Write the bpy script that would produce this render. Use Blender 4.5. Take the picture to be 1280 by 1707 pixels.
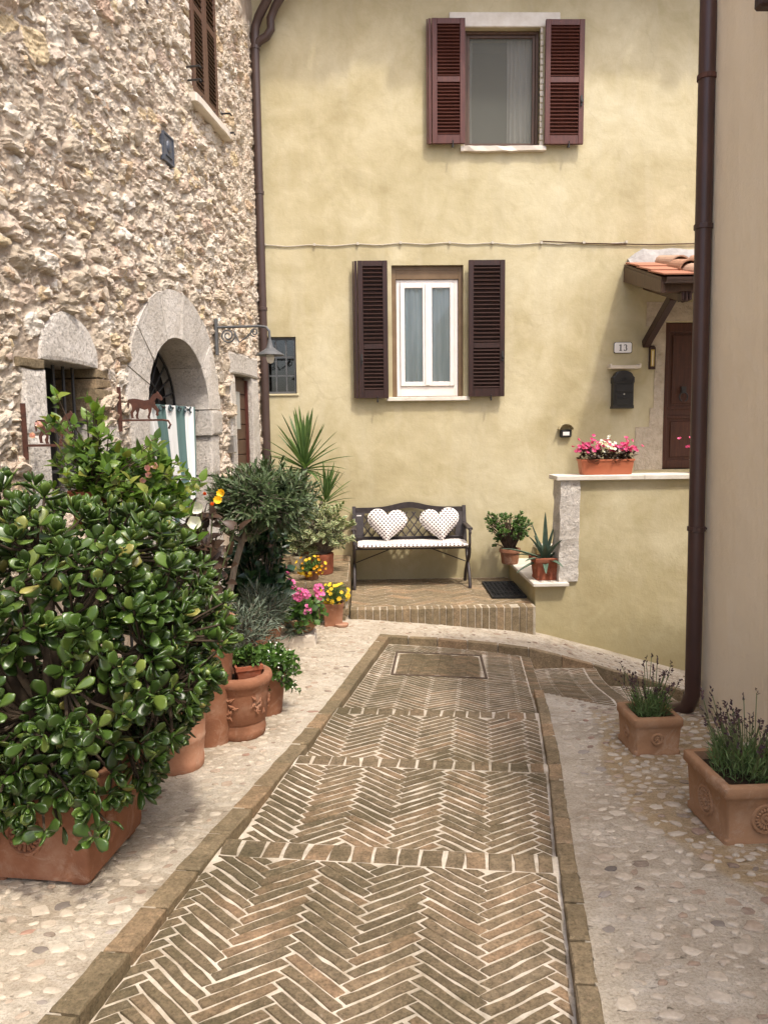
import bpy, bmesh, math, random
import numpy as np
from mathutils import Vector, Matrix, noise
R=math.radians
SC=bpy.context.scene
for o in list(bpy.data.objects): bpy.data.objects.remove(o)
COL=SC.collection
# ------------------------------------------------------------------ camera, sky, sun, exposure
CAM_F,CAM_YAW,CAM_PITCH,CAM_ROLL=1230.,R(1.4),R(6.4),R(.68)
cd=bpy.data.cameras.new('camera'); cam=bpy.data.objects.new('camera',cd); COL.objects.link(cam); SC.camera=cam
cd.sensor_fit='HORIZONTAL'; cd.sensor_width=36; cd.lens=36*CAM_F/1280; cd.clip_start=.05; cd.clip_end=500
_r0=Vector((math.cos(CAM_YAW),-math.sin(CAM_YAW),0)); _fh=Vector((math.sin(CAM_YAW),math.cos(CAM_YAW),0))
_fw=_fh*math.cos(CAM_PITCH)-Vector((0,0,1))*math.sin(CAM_PITCH); _u0=_r0.cross(_fw)
_r=_r0*math.cos(CAM_ROLL)-_u0*math.sin(CAM_ROLL); _u=_u0*math.cos(CAM_ROLL)+_r0*math.sin(CAM_ROLL)
cam.matrix_world=Matrix(((_r.x,_u.x,-_fw.x,0),(_r.y,_u.y,-_fw.y,0),(_r.z,_u.z,-_fw.z,1.5),(0,0,0,1)))
SUN=Vector((.62,-1,2.1)).normalized()
w=bpy.data.worlds.new('World'); SC.world=w; w.use_nodes=True
nt=w.node_tree; bg=nt.nodes['Background']; sky=nt.nodes.new('ShaderNodeTexSky'); sky.sky_type='NISHITA'; sky.sun_disc=False
sky.sun_elevation=math.asin(SUN.z); sky.sun_rotation=math.atan2(SUN.x,SUN.y); sky.air_density=.8; sky.dust_density=4.5; sky.ozone_density=.8
nt.links.new(sky.outputs[0],bg.inputs[0]); bg.inputs[1].default_value=.15
sl=bpy.data.lights.new('sun','SUN'); sl.energy=1.25; sl.angle=R(3.5); sl.color=(1,.93,.82)
so=bpy.data.objects.new('sun',sl); COL.objects.link(so); so.rotation_euler=SUN.to_track_quat('Z','Y').to_euler(); so.location=(3,-4,9)
SC.view_settings.view_transform='Standard'; SC.view_settings.look='None'; SC.view_settings.gamma=1; SC.view_settings.exposure=1.3
SC.render.engine='CYCLES'; SC.cycles.max_bounces=6; SC.cycles.diffuse_bounces=4; SC.cycles.transparent_max_bounces=12
try: SC.cycles.use_denoising=True
except Exception: pass

# ------------------------------------------------------------------ frames
DV=Vector((.1537,.9881,0)); NV=Vector((.9881,-.1537,0))      # lane axis and its right-hand normal
def uv(u,v): return (u*NV.x+v*DV.x, u*NV.y+v*DV.y)
def ss(a,b,x):
    t=min(1,max(0,(x-a)/(b-a))); return t*t*(3-2*t)
def ground_z(X,Y):
    u=X*NV.x+Y*NV.y; v=X*DV.x+Y*DV.y
    z=-.064*(max(-6,min(Y,4.5))-2)-.02*max(0,min(Y,8)-4.5)
    sp=lambda t:(t+math.sqrt(t*t+.01))/2
    return z-(.1*min(sp(u+1.1),4)+.19*min(sp(u-.4),3))*ss(4.0,6.2,v)
def gz(u,v): x,y=uv(u,v); return ground_z(x,y)
LW0=Vector((-1.08,7.9,0))
def lw(s,n,z): p=LW0-DV*s+NV*n; return Vector((p.x,p.y,z))    # stone wall frame: along, out, up
LWM=Matrix(((-DV.x,NV.x,0,LW0.x),(-DV.y,NV.y,0,LW0.y),(0,0,1,0),(0,0,0,1)))

# ------------------------------------------------------------------ materials
MATS={}
class NT:
    def __init__(s,name):
        s.m=bpy.data.materials.new(name); s.m.use_nodes=True; s.t=s.m.node_tree; s.b=s.t.nodes['Principled BSDF']; MATS[name]=s.m
        s.pos=None
    def n(s,t,**k):
        x=s.t.nodes.new(t)
        for a,b in k.items(): setattr(x,a,b)
        return x
    def l(s,a,b): s.t.links.new(a,b)
    def P(s,kind='Position'):
        if kind=='Position':
            if not s.pos: s.pos=s.n('ShaderNodeNewGeometry')
            return s.pos.outputs['Position']
        return s.n('ShaderNodeTexCoord').outputs[kind]
    def noise(s,scale,detail=4,rough=.55,vec=None,dist=0,stretch=None):
        x=s.n('ShaderNodeTexNoise'); x.inputs['Scale'].default_value=scale; x.inputs['Detail'].default_value=detail; x.inputs['Roughness'].default_value=rough; x.inputs['Distortion'].default_value=dist
        v=vec or s.P()
        if stretch:
            mp=s.n('ShaderNodeMapping'); s.l(v,mp.inputs[0]); mp.inputs['Scale'].default_value=stretch; v=mp.outputs[0]
        s.l(v,x.inputs['Vector']); return x.outputs['Fac']
    def ramp(s,fac,stops,interp='LINEAR'):
        x=s.n('ShaderNodeValToRGB'); x.color_ramp.interpolation=interp; e=x.color_ramp.elements
        while len(e)<len(stops): e.new(.5)
        for i,(p,c) in enumerate(stops):
            e[i].position=p; e[i].color=(*c,1) if len(c)==3 else c
        s.l(fac,x.inputs[0]); return x.outputs[0]
    def step(s,fac,a,b): return s.ramp(fac,[(a,(0,0,0)),(b,(1,1,1))])
    def mix(s,f,a,b,bl='MIX'):
        x=s.n('ShaderNodeMixRGB',blend_type=bl)
        for i,q in enumerate((f,a,b)):
            if hasattr(q,'links'): s.l(q,x.inputs[i])
            elif i==0: x.inputs[0].default_value=q
            else: x.inputs[i].default_value=(*q,1)
        return x.outputs[0]
    def math(s,op,a,b=0,clamp=False):
        x=s.n('ShaderNodeMath',operation=op); x.use_clamp=clamp
        for i,q in enumerate((a,b)):
            if hasattr(q,'links'): s.l(q,x.inputs[i])
            else: x.inputs[i].default_value=q
        return x.outputs[0]
    def rnd(s):
        if not s.pos: s.pos=s.n('ShaderNodeNewGeometry')
        oi=s.n('ShaderNodeObjectInfo'); return s.math('FRACT',s.math('ADD',s.pos.outputs['Random Per Island'],oi.outputs['Random']))
    def val(s,col,fac,lo,hi):
        r=s.ramp(fac,[(0,(lo,)*3),(1,(hi,)*3)]); return s.mix(1,col,r,'MULTIPLY')
    def bump(s,fac,strength,dist=.01):
        x=s.n('ShaderNodeBump'); x.inputs['Strength'].default_value=strength; x.inputs['Distance'].default_value=dist; s.l(fac,x.inputs['Height']); s.l(x.outputs[0],s.b.inputs['Normal']); return x
    def col(s,c):
        if hasattr(c,'links'): s.l(c,s.b.inputs['Base Color'])
        else: s.b.inputs['Base Color'].default_value=(*c,1)
    def set(s,rough=.7,spec=.5,metal=0):
        s.b.inputs['Roughness'].default_value=rough; s.b.inputs['Specular IOR Level'].default_value=spec; s.b.inputs['Metallic'].default_value=metal
def simple(name,c1,c2=None,scale=8,rough=.7,spec=.4,bump=0,bscale=60,bdist=.004,rnd=0,metal=0,stretch=None,detail=5):
    t=NT(name); c=c1
    if c2: c=t.ramp(t.noise(scale,detail,.6,stretch=stretch),[(.3,c1),(.7,c2)])
    if rnd:
        if not hasattr(c,'links'): c=t.mix(0,c1,c1)
        c=t.val(c,t.rnd(),1-rnd,1+rnd)
    t.col(c); t.set(rough,spec,metal)
    if bump: t.bump(t.noise(bscale,4,.6),bump,bdist)
    return t.m
def mk_materials():
    # ochre lime plaster
    t=NT('plaster_yellow')
    a=t.ramp(t.noise(.9,5,.6,dist=.5),[(.28,(.41,.352,.208)),(.48,(.505,.442,.278)),(.66,(.59,.53,.36))])
    b=t.ramp(t.noise(3.2,6,.65,dist=.8),[(.32,(.87,.85,.79)),(.58,(1.0,.995,.98)),(.74,(1.08,1.08,1.09))])
    c=t.mix(1,a,b,'MULTIPLY')
    streak=t.step(t.noise(1.5,5,.6,stretch=(4,4,.6)),.5,.78); c=t.mix(t.math('MULTIPLY',streak,.35),c,(.56,.51,.37))
    blot=t.step(t.noise(7,5,.7,dist=1.2),.56,.72); c=t.mix(t.math('MULTIPLY',blot,.13),c,(.36,.30,.17))
    # darker brown damp near the ground: edge broken up by noise
    sep=t.n('ShaderNodeSeparateXYZ'); t.l(t.P(),sep.inputs[0])
    low=t.math('SUBTRACT',.62,t.math('MULTIPLY',sep.outputs[2],.85)); low=t.math('ADD',low,t.math('MULTIPLY',t.noise(2.6,6,.65),.9))
    low_tint=t.step(low,.82,1.35); c=t.mix(t.math('MULTIPLY',low_tint,.4),c,(.37,.30,.15))
    alg=t.step(t.math('ADD',t.math('MULTIPLY',sep.outputs[2],-1.2),t.math('MULTIPLY',t.noise(5,6,.7),.9)),.62,1.0); c=t.mix(t.math('MULTIPLY',alg,.38),c,(.24,.205,.10))
    vo=t.n('ShaderNodeTexVoronoi',feature='DISTANCE_TO_EDGE'); vo.inputs['Scale'].default_value=1.1; wv=t.n('ShaderNodeMixRGB'); wv.inputs[0].default_value=.14; nn=t.n('ShaderNodeTexNoise'); nn.inputs['Scale'].default_value=5; nn.inputs['Detail'].default_value=6; t.l(t.P(),nn.inputs['Vector']); t.l(t.P(),wv.inputs[1]); t.l(nn.outputs['Color'],wv.inputs[2]); t.l(wv.outputs[0],vo.inputs['Vector'])
    cr=t.math('MULTIPLY',t.ramp(vo.outputs['Distance'],[(0,(1,1,1)),(.006,(0,0,0))]),t.step(t.noise(.9,3),.52,.62)); c=t.mix(t.math('MULTIPLY',cr,.22),c,(.30,.24,.15))
    t.col(c); t.set(.9,.15)
    h=t.math('ADD',t.math('MULTIPLY',t.noise(5,5,.6),1.0),t.math('MULTIPLY',t.noise(70,4,.6),.12)); t.bump(h,.45,.022)
    t=NT('plaster_beige')
    a=t.ramp(t.noise(1.1,4,.55,stretch=(1.5,1.5,.5)),[(.3,(.73,.62,.45)),(.7,(.80,.70,.53))])  # base colour lightened to lift this wall out of its shade
    st=t.step(t.noise(2.4,5,.6,stretch=(3,3,.35)),.45,.8); c=t.mix(t.math('MULTIPLY',st,.25),a,(.76,.69,.58)); sc=t.step(t.noise(14,6,.8,dist=1),.66,.72); c=t.mix(t.math('MULTIPLY',sc,.35),c,(.50,.42,.33))
    pk=t.step(t.noise(1.7,3),.55,.75); c=t.mix(t.math('MULTIPLY',pk,.15),c,(.58,.47,.37))
    sep=t.n('ShaderNodeSeparateXYZ'); t.l(t.P(),sep.inputs[0])
    alg=t.step(t.math('ADD',t.math('MULTIPLY',sep.outputs[2],-1.8),t.math('MULTIPLY',t.noise(6,6,.7),.8)),.35,.8); c=t.mix(t.math('MULTIPLY',alg,.5),c,(.24,.21,.12))
    t.col(c); t.set(.92,.12); t.bump(t.math('ADD',t.math('ADD',t.noise(4,5,.55),t.math('MULTIPLY',t.noise(7,4,.6,stretch=(1,1,.3)),.6)),t.math('MULTIPLY',t.noise(90,4,.6),.14)),.6,.022)
    # rubble wall
    STN=[(0,(.47,.40,.31)),(.2,(.62,.55,.46)),(.36,(.54,.45,.34)),(.52,(.70,.65,.57)),(.66,(.58,.46,.36)),(.76,(.66,.60,.51)),(.85,(.60,.48,.30)),(.92,(.50,.36,.27)),(1,(.72,.68,.61))]
    for nm in ('wall_rubble','wall_stone'):
        t=NT(nm)
        if nm=='wall_rubble': r=t.n('ShaderNodeAttribute',attribute_name='srnd').outputs['Fac']
        else: r=t.rnd()
        st=t.ramp(r,STN); n=t.noise(30,6,.72); st=t.mix(1,st,t.ramp(n,[(.28,(.60,.55,.48)),(.5,(.96,.95,.93)),(.72,(1.15,1.15,1.13))]),'MULTIPLY')
        if nm=='wall_rubble':
            mo=t.ramp(t.noise(5,6,.65),[(.3,(.32,.25,.185)),(.5,(.42,.34,.26)),(.7,(.52,.44,.35))]); grit=t.step(t.noise(110,3,.6),.57,.72); mo=t.mix(t.math('MULTIPLY',grit,.4),mo,(.25,.19,.14))
            k=t.n('ShaderNodeAttribute',attribute_name='stoneness').outputs['Fac']; k=t.step(t.math('ADD',k,t.math('MULTIPLY',t.math('SUBTRACT',t.noise(40,4,.6),.5),.5)),.25,.65); c=t.mix(k,mo,st)
        else: c=st
        pit=t.step(t.noise(80,4,.7),.62,.70); c=t.mix(t.math('MULTIPLY',pit,.45),c,(.20,.15,.105))
        wz=t.step(t.noise(.8,4,.6),.45,.7); c=t.mix(t.math('MULTIPLY',wz,.22),c,(.62,.50,.38))
        t.col(c); t.set(.93,.12); t.bump(t.math('ADD',t.noise(42,6,.75),t.math('MULTIPLY',t.noise(130,3),.4)),1.0,.013)
    t=NT('dressed_stone')
    r=t.rnd(); c=t.ramp(t.noise(4,5,.6),[(.3,(.50,.455,.395)),(.55,(.62,.575,.515)),(.75,(.69,.65,.595))]); c=t.val(c,r,.88,1.08)
    v=t.n('ShaderNodeTexVoronoi'); v.inputs['Scale'].default_value=48; t.l(t.P(),v.inputs['Vector'])
    pit=t.math('MULTIPLY',t.step(t.noise(58,4,.75),.54,.68),.45); c=t.mix(pit,c,(.24,.20,.165))
    gn=t.noise(85,5,.75); c=t.mix(1,c,t.ramp(gn,[(.3,(.7,.69,.67)),(.5,(1,1,1)),(.7,(1.15,1.15,1.14))]),'MULTIPLY'); t.col(c); t.set(.9,.15); t.bump(t.math('ADD',t.math('SUBTRACT',t.noise(16,5,.7),t.math('MULTIPLY',pit,.6)),t.math('MULTIPLY',gn,.35)),1.0,.018)
    simple('travertine',(.60,.55,.46),(.74,.70,.62),9,.75,.3,.25,90,.003)
    simple('slab_stone',(.58,.51,.42),(.72,.66,.57),6,.8,.25,.35,50,.004)
    # paving bricks
    for nm,moss in (('path_brick',1),('edge_brick',.6),('terrace_brick',.35),('wall_brick',.3)):
        t=NT(nm); r=t.rnd()
        chip=t.step(t.noise(9,6,.8,dist=1.5),.60,.68)
        base=t.ramp(r,[(0,(.170,.130,.084)),(.2,(.225,.170,.110)),(.45,(.19,.148,.099)),(.7,(.25,.188,.122)),(.9,(.30,.203,.128)),(1,(.21,.164,.11))])
        if moss<.8: base=t.mix(1,base,(1.2,1.22,1.19),'MULTIPLY')
        c=t.mix(1,base,t.ramp(t.noise(22,5,.65),[(.3,(.7,.69,.67)),(.7,(1.2,1.18,1.15))]),'MULTIPLY')
        sp2=t.n('ShaderNodeSeparateXYZ'); t.l(t.P(),sp2.inputs[0]); uu=t.math('ADD',t.math('MULTIPLY',sp2.outputs[0],NV.x),t.math('MULTIPLY',sp2.outputs[1],NV.y)); lf=t.math('MULTIPLY',t.step(t.math('MULTIPLY',uu,-1),.1,.9),.10)
        m=t.math('MULTIPLY',t.step(t.math('ADD',lf,t.math('ADD',t.math('MULTIPLY',t.noise(1.6,4,.6),.8),t.math('MULTIPLY',t.noise(16,6,.7),.55))),.57,.85),.66*moss)
        c=t.mix(m,c,(.068,.060,.032))
        c=t.mix(t.math('MULTIPLY',chip,.4),c,(.33,.225,.155)); lime=t.step(t.noise(30,5,.75,dist=.5),.63,.76); c=t.mix(t.math('MULTIPLY',lime,.35),c,(.52,.44,.34))
        gn=t.noise(95,5,.75); c=t.mix(1,c,t.ramp(gn,[(.3,(.55,.54,.50)),(.5,(1,1,1)),(.7,(1.38,1.36,1.32))]),'MULTIPLY'); sp=t.step(t.noise(52,5,.8,dist=.6),.56,.66); c=t.mix(t.math('MULTIPLY',sp,.55*min(1,moss+.2)),c,(.055,.046,.026)); wh=t.step(t.noise(64,5,.8,dist=.4),.66,.72); c=t.mix(t.math('MULTIPLY',wh,.5),c,(.45,.38,.29))
        t.col(c); t.set(.92,.15); t.bump(t.math('ADD',t.noise(24,5,.6),t.math('MULTIPLY',gn,.8)),.9,.008)
    t=NT('path_mortar')
    c=t.ramp(t.noise(9,6,.7),[(.3,(.36,.30,.22)),(.48,(.52,.455,.365)),(.7,(.64,.58,.49))])
    d=t.step(t.math('ADD',t.math('MULTIPLY',t.noise(1.6,4,.6),.8),t.math('MULTIPLY',t.noise(16,6,.7),.55)),.62,.86); c=t.mix(t.math('MULTIPLY',d,.7),c,(.15,.125,.075)); gr=t.step(t.noise(75,4,.7),.56,.7); c=t.mix(t.math('MULTIPLY',gr,.35),c,(.26,.21,.15))
    t.col(c); t.set(.95,.1); t.bump(t.noise(60,5,.7),.8,.006)
    # cobbled lime pavement
    t=NT('pavement')
    P=t.P(); sep=t.n('ShaderNodeSeparateXYZ'); t.l(P,sep.inputs[0])
    wht=t.ramp(t.noise(3.5,6,.65),[(.28,(.31,.255,.185)),(.5,(.455,.395,.31)),(.7,(.56,.505,.415))])
    tan=t.ramp(t.noise(5,6,.65),[(.3,(.30,.22,.125)),(.6,(.38,.285,.17)),(.8,(.43,.335,.21))])
    # tan bedding mortar lies right of a wandering seam beside the right-hand house
    wob=t.math('MULTIPLY',t.math('SUBTRACT',t.noise(1.3,3,.5),.5),.35)
    uu=t.math('ADD',t.math('ADD',t.math('MULTIPLY',sep.outputs[0],NV.x),t.math('MULTIPLY',sep.outputs[1],NV.y)),wob)
    vv=t.math('ADD',t.math('MULTIPLY',sep.outputs[0],DV.x),t.math('MULTIPLY',sep.outputs[1],DV.y))
    seam=t.math('ADD',.58,t.math('MULTIPLY',t.math('MAXIMUM',t.math('SUBTRACT',3.0,vv),0),.55))
    k=t.math('MULTIPLY',t.step(t.math('SUBTRACT',uu,seam),-.02,.06),t.step(t.math('SUBTRACT',4.35,vv),.0,.25))
    c=t.mix(k,wht,tan)
    gut=t.math('MULTIPLY',t.step(t.math('SUBTRACT',.07,t.math('ABSOLUTE',t.math('SUBTRACT',t.math('SUBTRACT',uu,seam),.03))),0,.05),k)
    c=t.mix(t.math('MULTIPLY',gut,.7),c,(.42,.32,.19))
    dirt=t.step(t.noise(1.1,6,.7,dist=.6),.52,.75); c=t.mix(t.math('MULTIPLY',dirt,.5),c,(.31,.245,.17))
    sp=t.step(t.noise(70,4,.65),.62,.74); c=t.mix(t.math('MULTIPLY',sp,.35),c,(.24,.19,.14))
    pt=t.step(t.noise(34,5,.72,stretch=(.45,1.5,1),dist=.5),.63,.69); c=t.mix(t.math('MULTIPLY',pt,.55),c,(.15,.115,.08)); wp=t.step(t.noise(9,6,.75,stretch=(.6,1.4,1),dist=.8),.52,.62); c=t.mix(t.math('MULTIPLY',wp,.35),c,(.66,.61,.53)); gn=t.noise(110,5,.75); c=t.mix(1,c,t.ramp(gn,[(.3,(.66,.64,.6)),(.5,(1,1,1)),(.7,(1.22,1.21,1.2))]),'MULTIPLY'); t.col(c); t.set(.93,.12); t.bump(t.math('ADD',t.noise(26,6,.75),t.math('SUBTRACT',t.math('ADD',t.math('MULTIPLY',t.noise(7,4),.8),t.math('MULTIPLY',gn,.3)),t.math('MULTIPLY',pt,.5))),1.0,.016)
    t=NT('cobble')
    r=t.rnd(); base=t.ramp(r,[(0,(.44,.38,.30)),(.3,(.525,.465,.38)),(.55,(.48,.415,.33)),(.82,(.41,.345,.27)),(.93,(.36,.27,.20)),(.975,(.20,.16,.125)),(1,(.34,.21,.155))])
    c=t.mix(1,base,t.ramp(t.noise(35,5,.7),[(.3,(.75,.74,.72)),(.7,(1.12,1.11,1.1))]),'MULTIPLY')
    dv=t.step(t.noise(1.1,6,.7,dist=.6),.5,.72); c=t.mix(t.math('MULTIPLY',dv,.4),c,(.31,.245,.17)); bl=t.step(t.noise(12,6,.75),.5,.7); c=t.mix(t.math('MULTIPLY',bl,.3),c,(.58,.52,.43))
    t.col(c); t.set(.85,.2); t.bump(t.noise(60,5,.7),.6,.005)
    t=NT('cobble_dark'); c=t.ramp(t.rnd(),[(0,(.12,.10,.085)),(.5,(.22,.19,.16)),(1,(.34,.30,.26))]); t.col(c); t.set(.85,.2); t.bump(t.noise(60,5,.7),.6,.005)
    # woods, metals
    for nm,a,b in (('wood_red',(.062,.019,.014),(.115,.034,.023)),('wood_dark',(.018,.008,.006),(.042,.014,.010)),('wood_brown',(.055,.030,.018),(.11,.06,.036)),('wood_door',(.040,.014,.008),(.085,.028,.014)),('wood_shutter',(.07,.035,.022),(.13,.068,.042))):
        t=NT(nm); c=t.ramp(t.noise(7,6,.65,stretch=(9,9,.7)),[(.3,a),(.7,b)]); c=t.mix(t.math('MULTIPLY',t.step(t.noise(40,4,.7),.6,.75),.35),c,tuple(q*2.4 for q in b)); t.col(c); t.set(.5,.4); t.bump(t.noise(12,5,.6,stretch=(9,9,.6)),.35,.003)
    simple('frame_white',(.76,.70,.65),(.82,.77,.73),5,.45,.4)
    simple('frame_brown',(.14,.085,.04),(.20,.13,.07),6,.5,.4)
    simple('gutter_brown',(.040,.018,.014),(.062,.028,.022),3,.42,.5,.1,30,.002)
    simple('pipe_brown',(.050,.030,.025),(.075,.045,.037),3,.45,.5,.1,30,.002)  # gutter brown made paler to paint sunlight onto the left downpipe
    simple('rust_iron',(.055,.024,.017),(.11,.042,.027),26,.75,.4,.4,90,.002)
    simple('black_iron',(.018,.017,.017),(.035,.032,.03),30,.55,.5,.25,90,.002)
    simple('grey_iron',(.075,.08,.085),(.12,.12,.12),20,.6,.4,.2,80,.002)
    simple('bench_metal',(.022,.017,.017),(.05,.038,.036),22,.5,.5,.2,90,.002)
    simple('plaque_metal',(.045,.055,.075),(.09,.10,.125),30,.45,.6,.6,55,.004)
    simple('dark_room',(.02,.018,.016),None,rough=.9)
    simple('room_grey',(.30,.30,.27),(.38,.37,.34),2,rough=.9)
    simple('black_rubber',(.010,.010,.011),(.02,.02,.02),40,.7,.3,.3,60,.003)
    simple('mailbox_black',(.012,.012,.012),(.02,.02,.02),20,.45,.5,.2,120,.002)
    simple('enamel_white',(.82,.80,.77),None,rough=.3); simple('ink',(.012,.012,.018),None,rough=.5)
    simple('brass',(.55,.42,.14),None,rough=.4,metal=.8); simple('steel',(.5,.5,.5),None,rough=.35,metal=1)
    simple('cable_grey',(.42,.38,.31),(.55,.50,.41),30,.7); simple('cream_plastic',(.62,.58,.42),None,rough=.5)
    # terracotta
    for nm,a,b,c3 in (('terracotta',(.175,.074,.040),(.25,.112,.062),(.33,.19,.125)),('terracotta_pale',(.24,.128,.066),(.31,.175,.095),(.40,.26,.165)),('terracotta_red',(.20,.058,.032),(.28,.088,.046),(.32,.15,.095)),('terracotta_pink',(.30,.14,.082),(.38,.195,.12),(.47,.33,.24))):
        t=NT(nm); c=t.ramp(t.noise(6,6,.65),[(.28,a),(.55,b),(.78,c3)])
        bl=t.step(t.noise(8,6,.78,dist=1.0),.53,.70); c=t.mix(t.math('MULTIPLY',bl,.42),c,(.47,.36,.27)); dk=t.step(t.noise(4.5,5,.7),.58,.72); c=t.mix(t.math('MULTIPLY',dk,.5),c,(.12,.062,.036))
        t.col(c); t.set(.88,.2); t.bump(t.math('ADD',t.noise(55,4,.6),t.math('MULTIPLY',t.noise(9,4),.6)),.3,.005)
    simple('plastic_terracotta',(.42,.125,.06),(.46,.15,.075),6,.5,.4); simple('soil',(.035,.022,.014),(.075,.05,.032),60,.95,.1,1,70,.02)
    simple('cream_ceramic',(.52,.46,.32),(.62,.56,.42),9,.5,.4)
    t=NT('roof_tile'); r=t.rnd(); c=t.ramp(r,[(0,(.36,.20,.13)),(.4,(.43,.25,.165)),(.7,(.42,.28,.20)),(1,(.48,.32,.23))]); m=t.step(t.noise(18,6,.75),.56,.7); c=t.mix(t.math('MULTIPLY',m,.65),c,(.14,.11,.085)); t.col(c); t.set(.9,.15); t.bump(t.noise(50,5,.7),.5,.006)
    t=NT('flat_tile'); r=t.rnd(); c=t.ramp(r,[(0,(.36,.16,.10)),(1,(.42,.215,.14))]); m=t.step(t.noise(12,5,.7),.55,.75); c=t.mix(t.math('MULTIPLY',m,.3),c,(.3,.16,.1)); t.col(c); t.set(.85,.2); t.bump(t.noise(50,4),.3,.004)
    simple('lead_flashing',(.27,.255,.24),(.42,.40,.375),12,.8,.3,.4,40,.006); simple('rough_render',(.42,.35,.26),(.60,.52,.41),9,.95,.1,1,28,.02)
    # foliage
    def leaf(nm,stops,rough=.4,spec=.5,tr=.25,edge=None,bump=0):
        t=NT(nm); c=t.ramp(t.rnd(),stops); c=t.mix(1,c,t.ramp(t.noise(14,3),[(.3,(.75,.75,.75)),(.7,(1.2,1.2,1.15))]),'MULTIPLY')
        if edge:
            at=t.n('ShaderNodeAttribute',attribute_name='edge'); e=t.step(t.math('ADD',at.outputs['Fac'],t.math('MULTIPLY',t.math('SUBTRACT',t.noise(60,3),.5),.5)),.38,.6); c=t.mix(e,c,edge)
        t.col(c); t.set(rough,spec); rv=t.math('ADD',t.math('MULTIPLY',t.noise(9,3),.3),rough-.1); t.l(rv,t.b.inputs['Roughness'])
        if tr:
            tb=t.n('ShaderNodeBsdfTranslucent'); cc=t.mix(1,c,(1.5,1.6,.7),'MULTIPLY'); t.l(cc,tb.inputs[0]); mx=t.n('ShaderNodeMixShader'); mx.inputs[0].default_value=tr
            t.l(t.b.outputs[0],mx.inputs[1]); t.l(tb.outputs[0],mx.inputs[2]); t.l(mx.outputs[0],t.t.nodes['Material Output'].inputs[0])
        return t
    leaf('leaf_jade',[(0,(.021,.042,.008)),(.35,(.034,.068,.011)),(.7,(.052,.098,.016)),(.9,(.085,.138,.024)),(.97,(.15,.19,.04)),(1,(.24,.22,.06))],.29,.5,0)
    leaf('leaf_jade_small',[(0,(.035,.08,.014)),(.6,(.06,.13,.022)),(1,(.11,.18,.035))],.3,.5,0)
    leaf('leaf_olive',[(0,(.036,.062,.024)),(.4,(.065,.103,.040)),(.8,(.105,.15,.068)),(1,(.19,.23,.13))],.42,.4,.12)
    leaf('leaf_dark',[(0,(.010,.030,.012)),(.6,(.02,.055,.02)),(1,(.04,.09,.03))],.32,.5,.1)
    leaf('leaf_mandevilla',[(0,(.05,.10,.014)),(.4,(.085,.16,.022)),(.8,(.15,.23,.04)),(1,(.26,.26,.06))],.36,.45,.28)
    leaf('leaf_variegated',[(0,(.04,.085,.03)),(.6,(.07,.13,.045)),(1,(.10,.16,.055))],.4,.4,.15,edge=(.47,.48,.27))
    leaf('leaf_yucca',[(0,(.05,.10,.03)),(.5,(.085,.155,.045)),(1,(.14,.21,.07))],.4,.45,.2)
    leaf('leaf_agave',[(0,(.07,.12,.085)),(1,(.11,.165,.115))],.5,.35,0)
    leaf('leaf_grey',[(0,(.07,.095,.07)),(.5,(.11,.14,.105)),(1,(.18,.21,.16))],.55,.3,.12)
    leaf('leaf_green',[(0,(.03,.075,.012)),(.5,(.055,.12,.02)),(1,(.10,.19,.035))],.45,.4,.2)
    leaf('leaf_lavender',[(0,(.06,.105,.03)),(.5,(.10,.16,.05)),(1,(.16,.22,.085))],.55,.3,.15)
    leaf('leaf_bronze',[(0,(.028,.016,.012)),(1,(.07,.04,.025))],.4,.4,.1)
    for nm,a,b in (('petal_pink',(.62,.06,.22),(.75,.16,.34)),('petal_magenta',(.70,.10,.36),(.82,.28,.52)),('petal_yellow',(.80,.50,.02),(.85,.62,.06)),('petal_white',(.80,.80,.74),(.86,.86,.82)),('petal_orange',(.80,.16,.06),(.85,.42,.12)),('petal_blush',(.70,.36,.38),(.80,.55,.55)),('petal_marigold',(.42,.16,.01),(.75,.42,.02)),('lavender_bud',(.055,.032,.045),(.12,.075,.085))):
        t=leaf(nm,[(0,a),(1,b)],.55,.3,.25)
    simple('bark_grey',(.16,.13,.10),(.27,.23,.18),18,.9,.2,.7,50,.006,stretch=(3,3,.6)); simple('bark_jade',(.030,.022,.014),(.07,.05,.032),18,.85,.2,.7,40,.008); simple('bark_brown',(.06,.04,.028),(.12,.085,.06),18,.85,.2,.7,40,.008); simple('stem_green',(.08,.11,.04),(.13,.15,.06),20,.6)
    # cloth
    for nm,ax in (('polka_heart','xz'),('polka_seat','xy')):
        t=NT(nm); sep=t.n('ShaderNodeSeparateXYZ'); t.l(t.P('Object'),sep.inputs[0]); cb=t.n('ShaderNodeCombineXYZ')
        t.l(sep.outputs[0],cb.inputs[0]); t.l(sep.outputs[2] if ax=='xz' else t.math('ADD',sep.outputs[1],t.math('MULTIPLY',sep.outputs[2],-1)),cb.inputs[1])
        mp=t.n('ShaderNodeMapping'); mp.inputs['Rotation'].default_value=(0,0,R(45)); t.l(cb.outputs[0],mp.inputs[0])
        v=t.n('ShaderNodeTexVoronoi',voronoi_dimensions='2D'); v.inputs['Scale'].default_value=34; v.inputs['Randomness'].default_value=0; t.l(mp.outputs[0],v.inputs['Vector'])
        dot=t.ramp(v.outputs['Distance'],[(.27,(1,1,1)),(.31,(0,0,0))]); c=t.mix(dot,(.80,.76,.72),(.07,.03,.035)); t.col(c); t.set(.9,.1); t.bump(t.noise(12,3),.3,.01)
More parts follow.
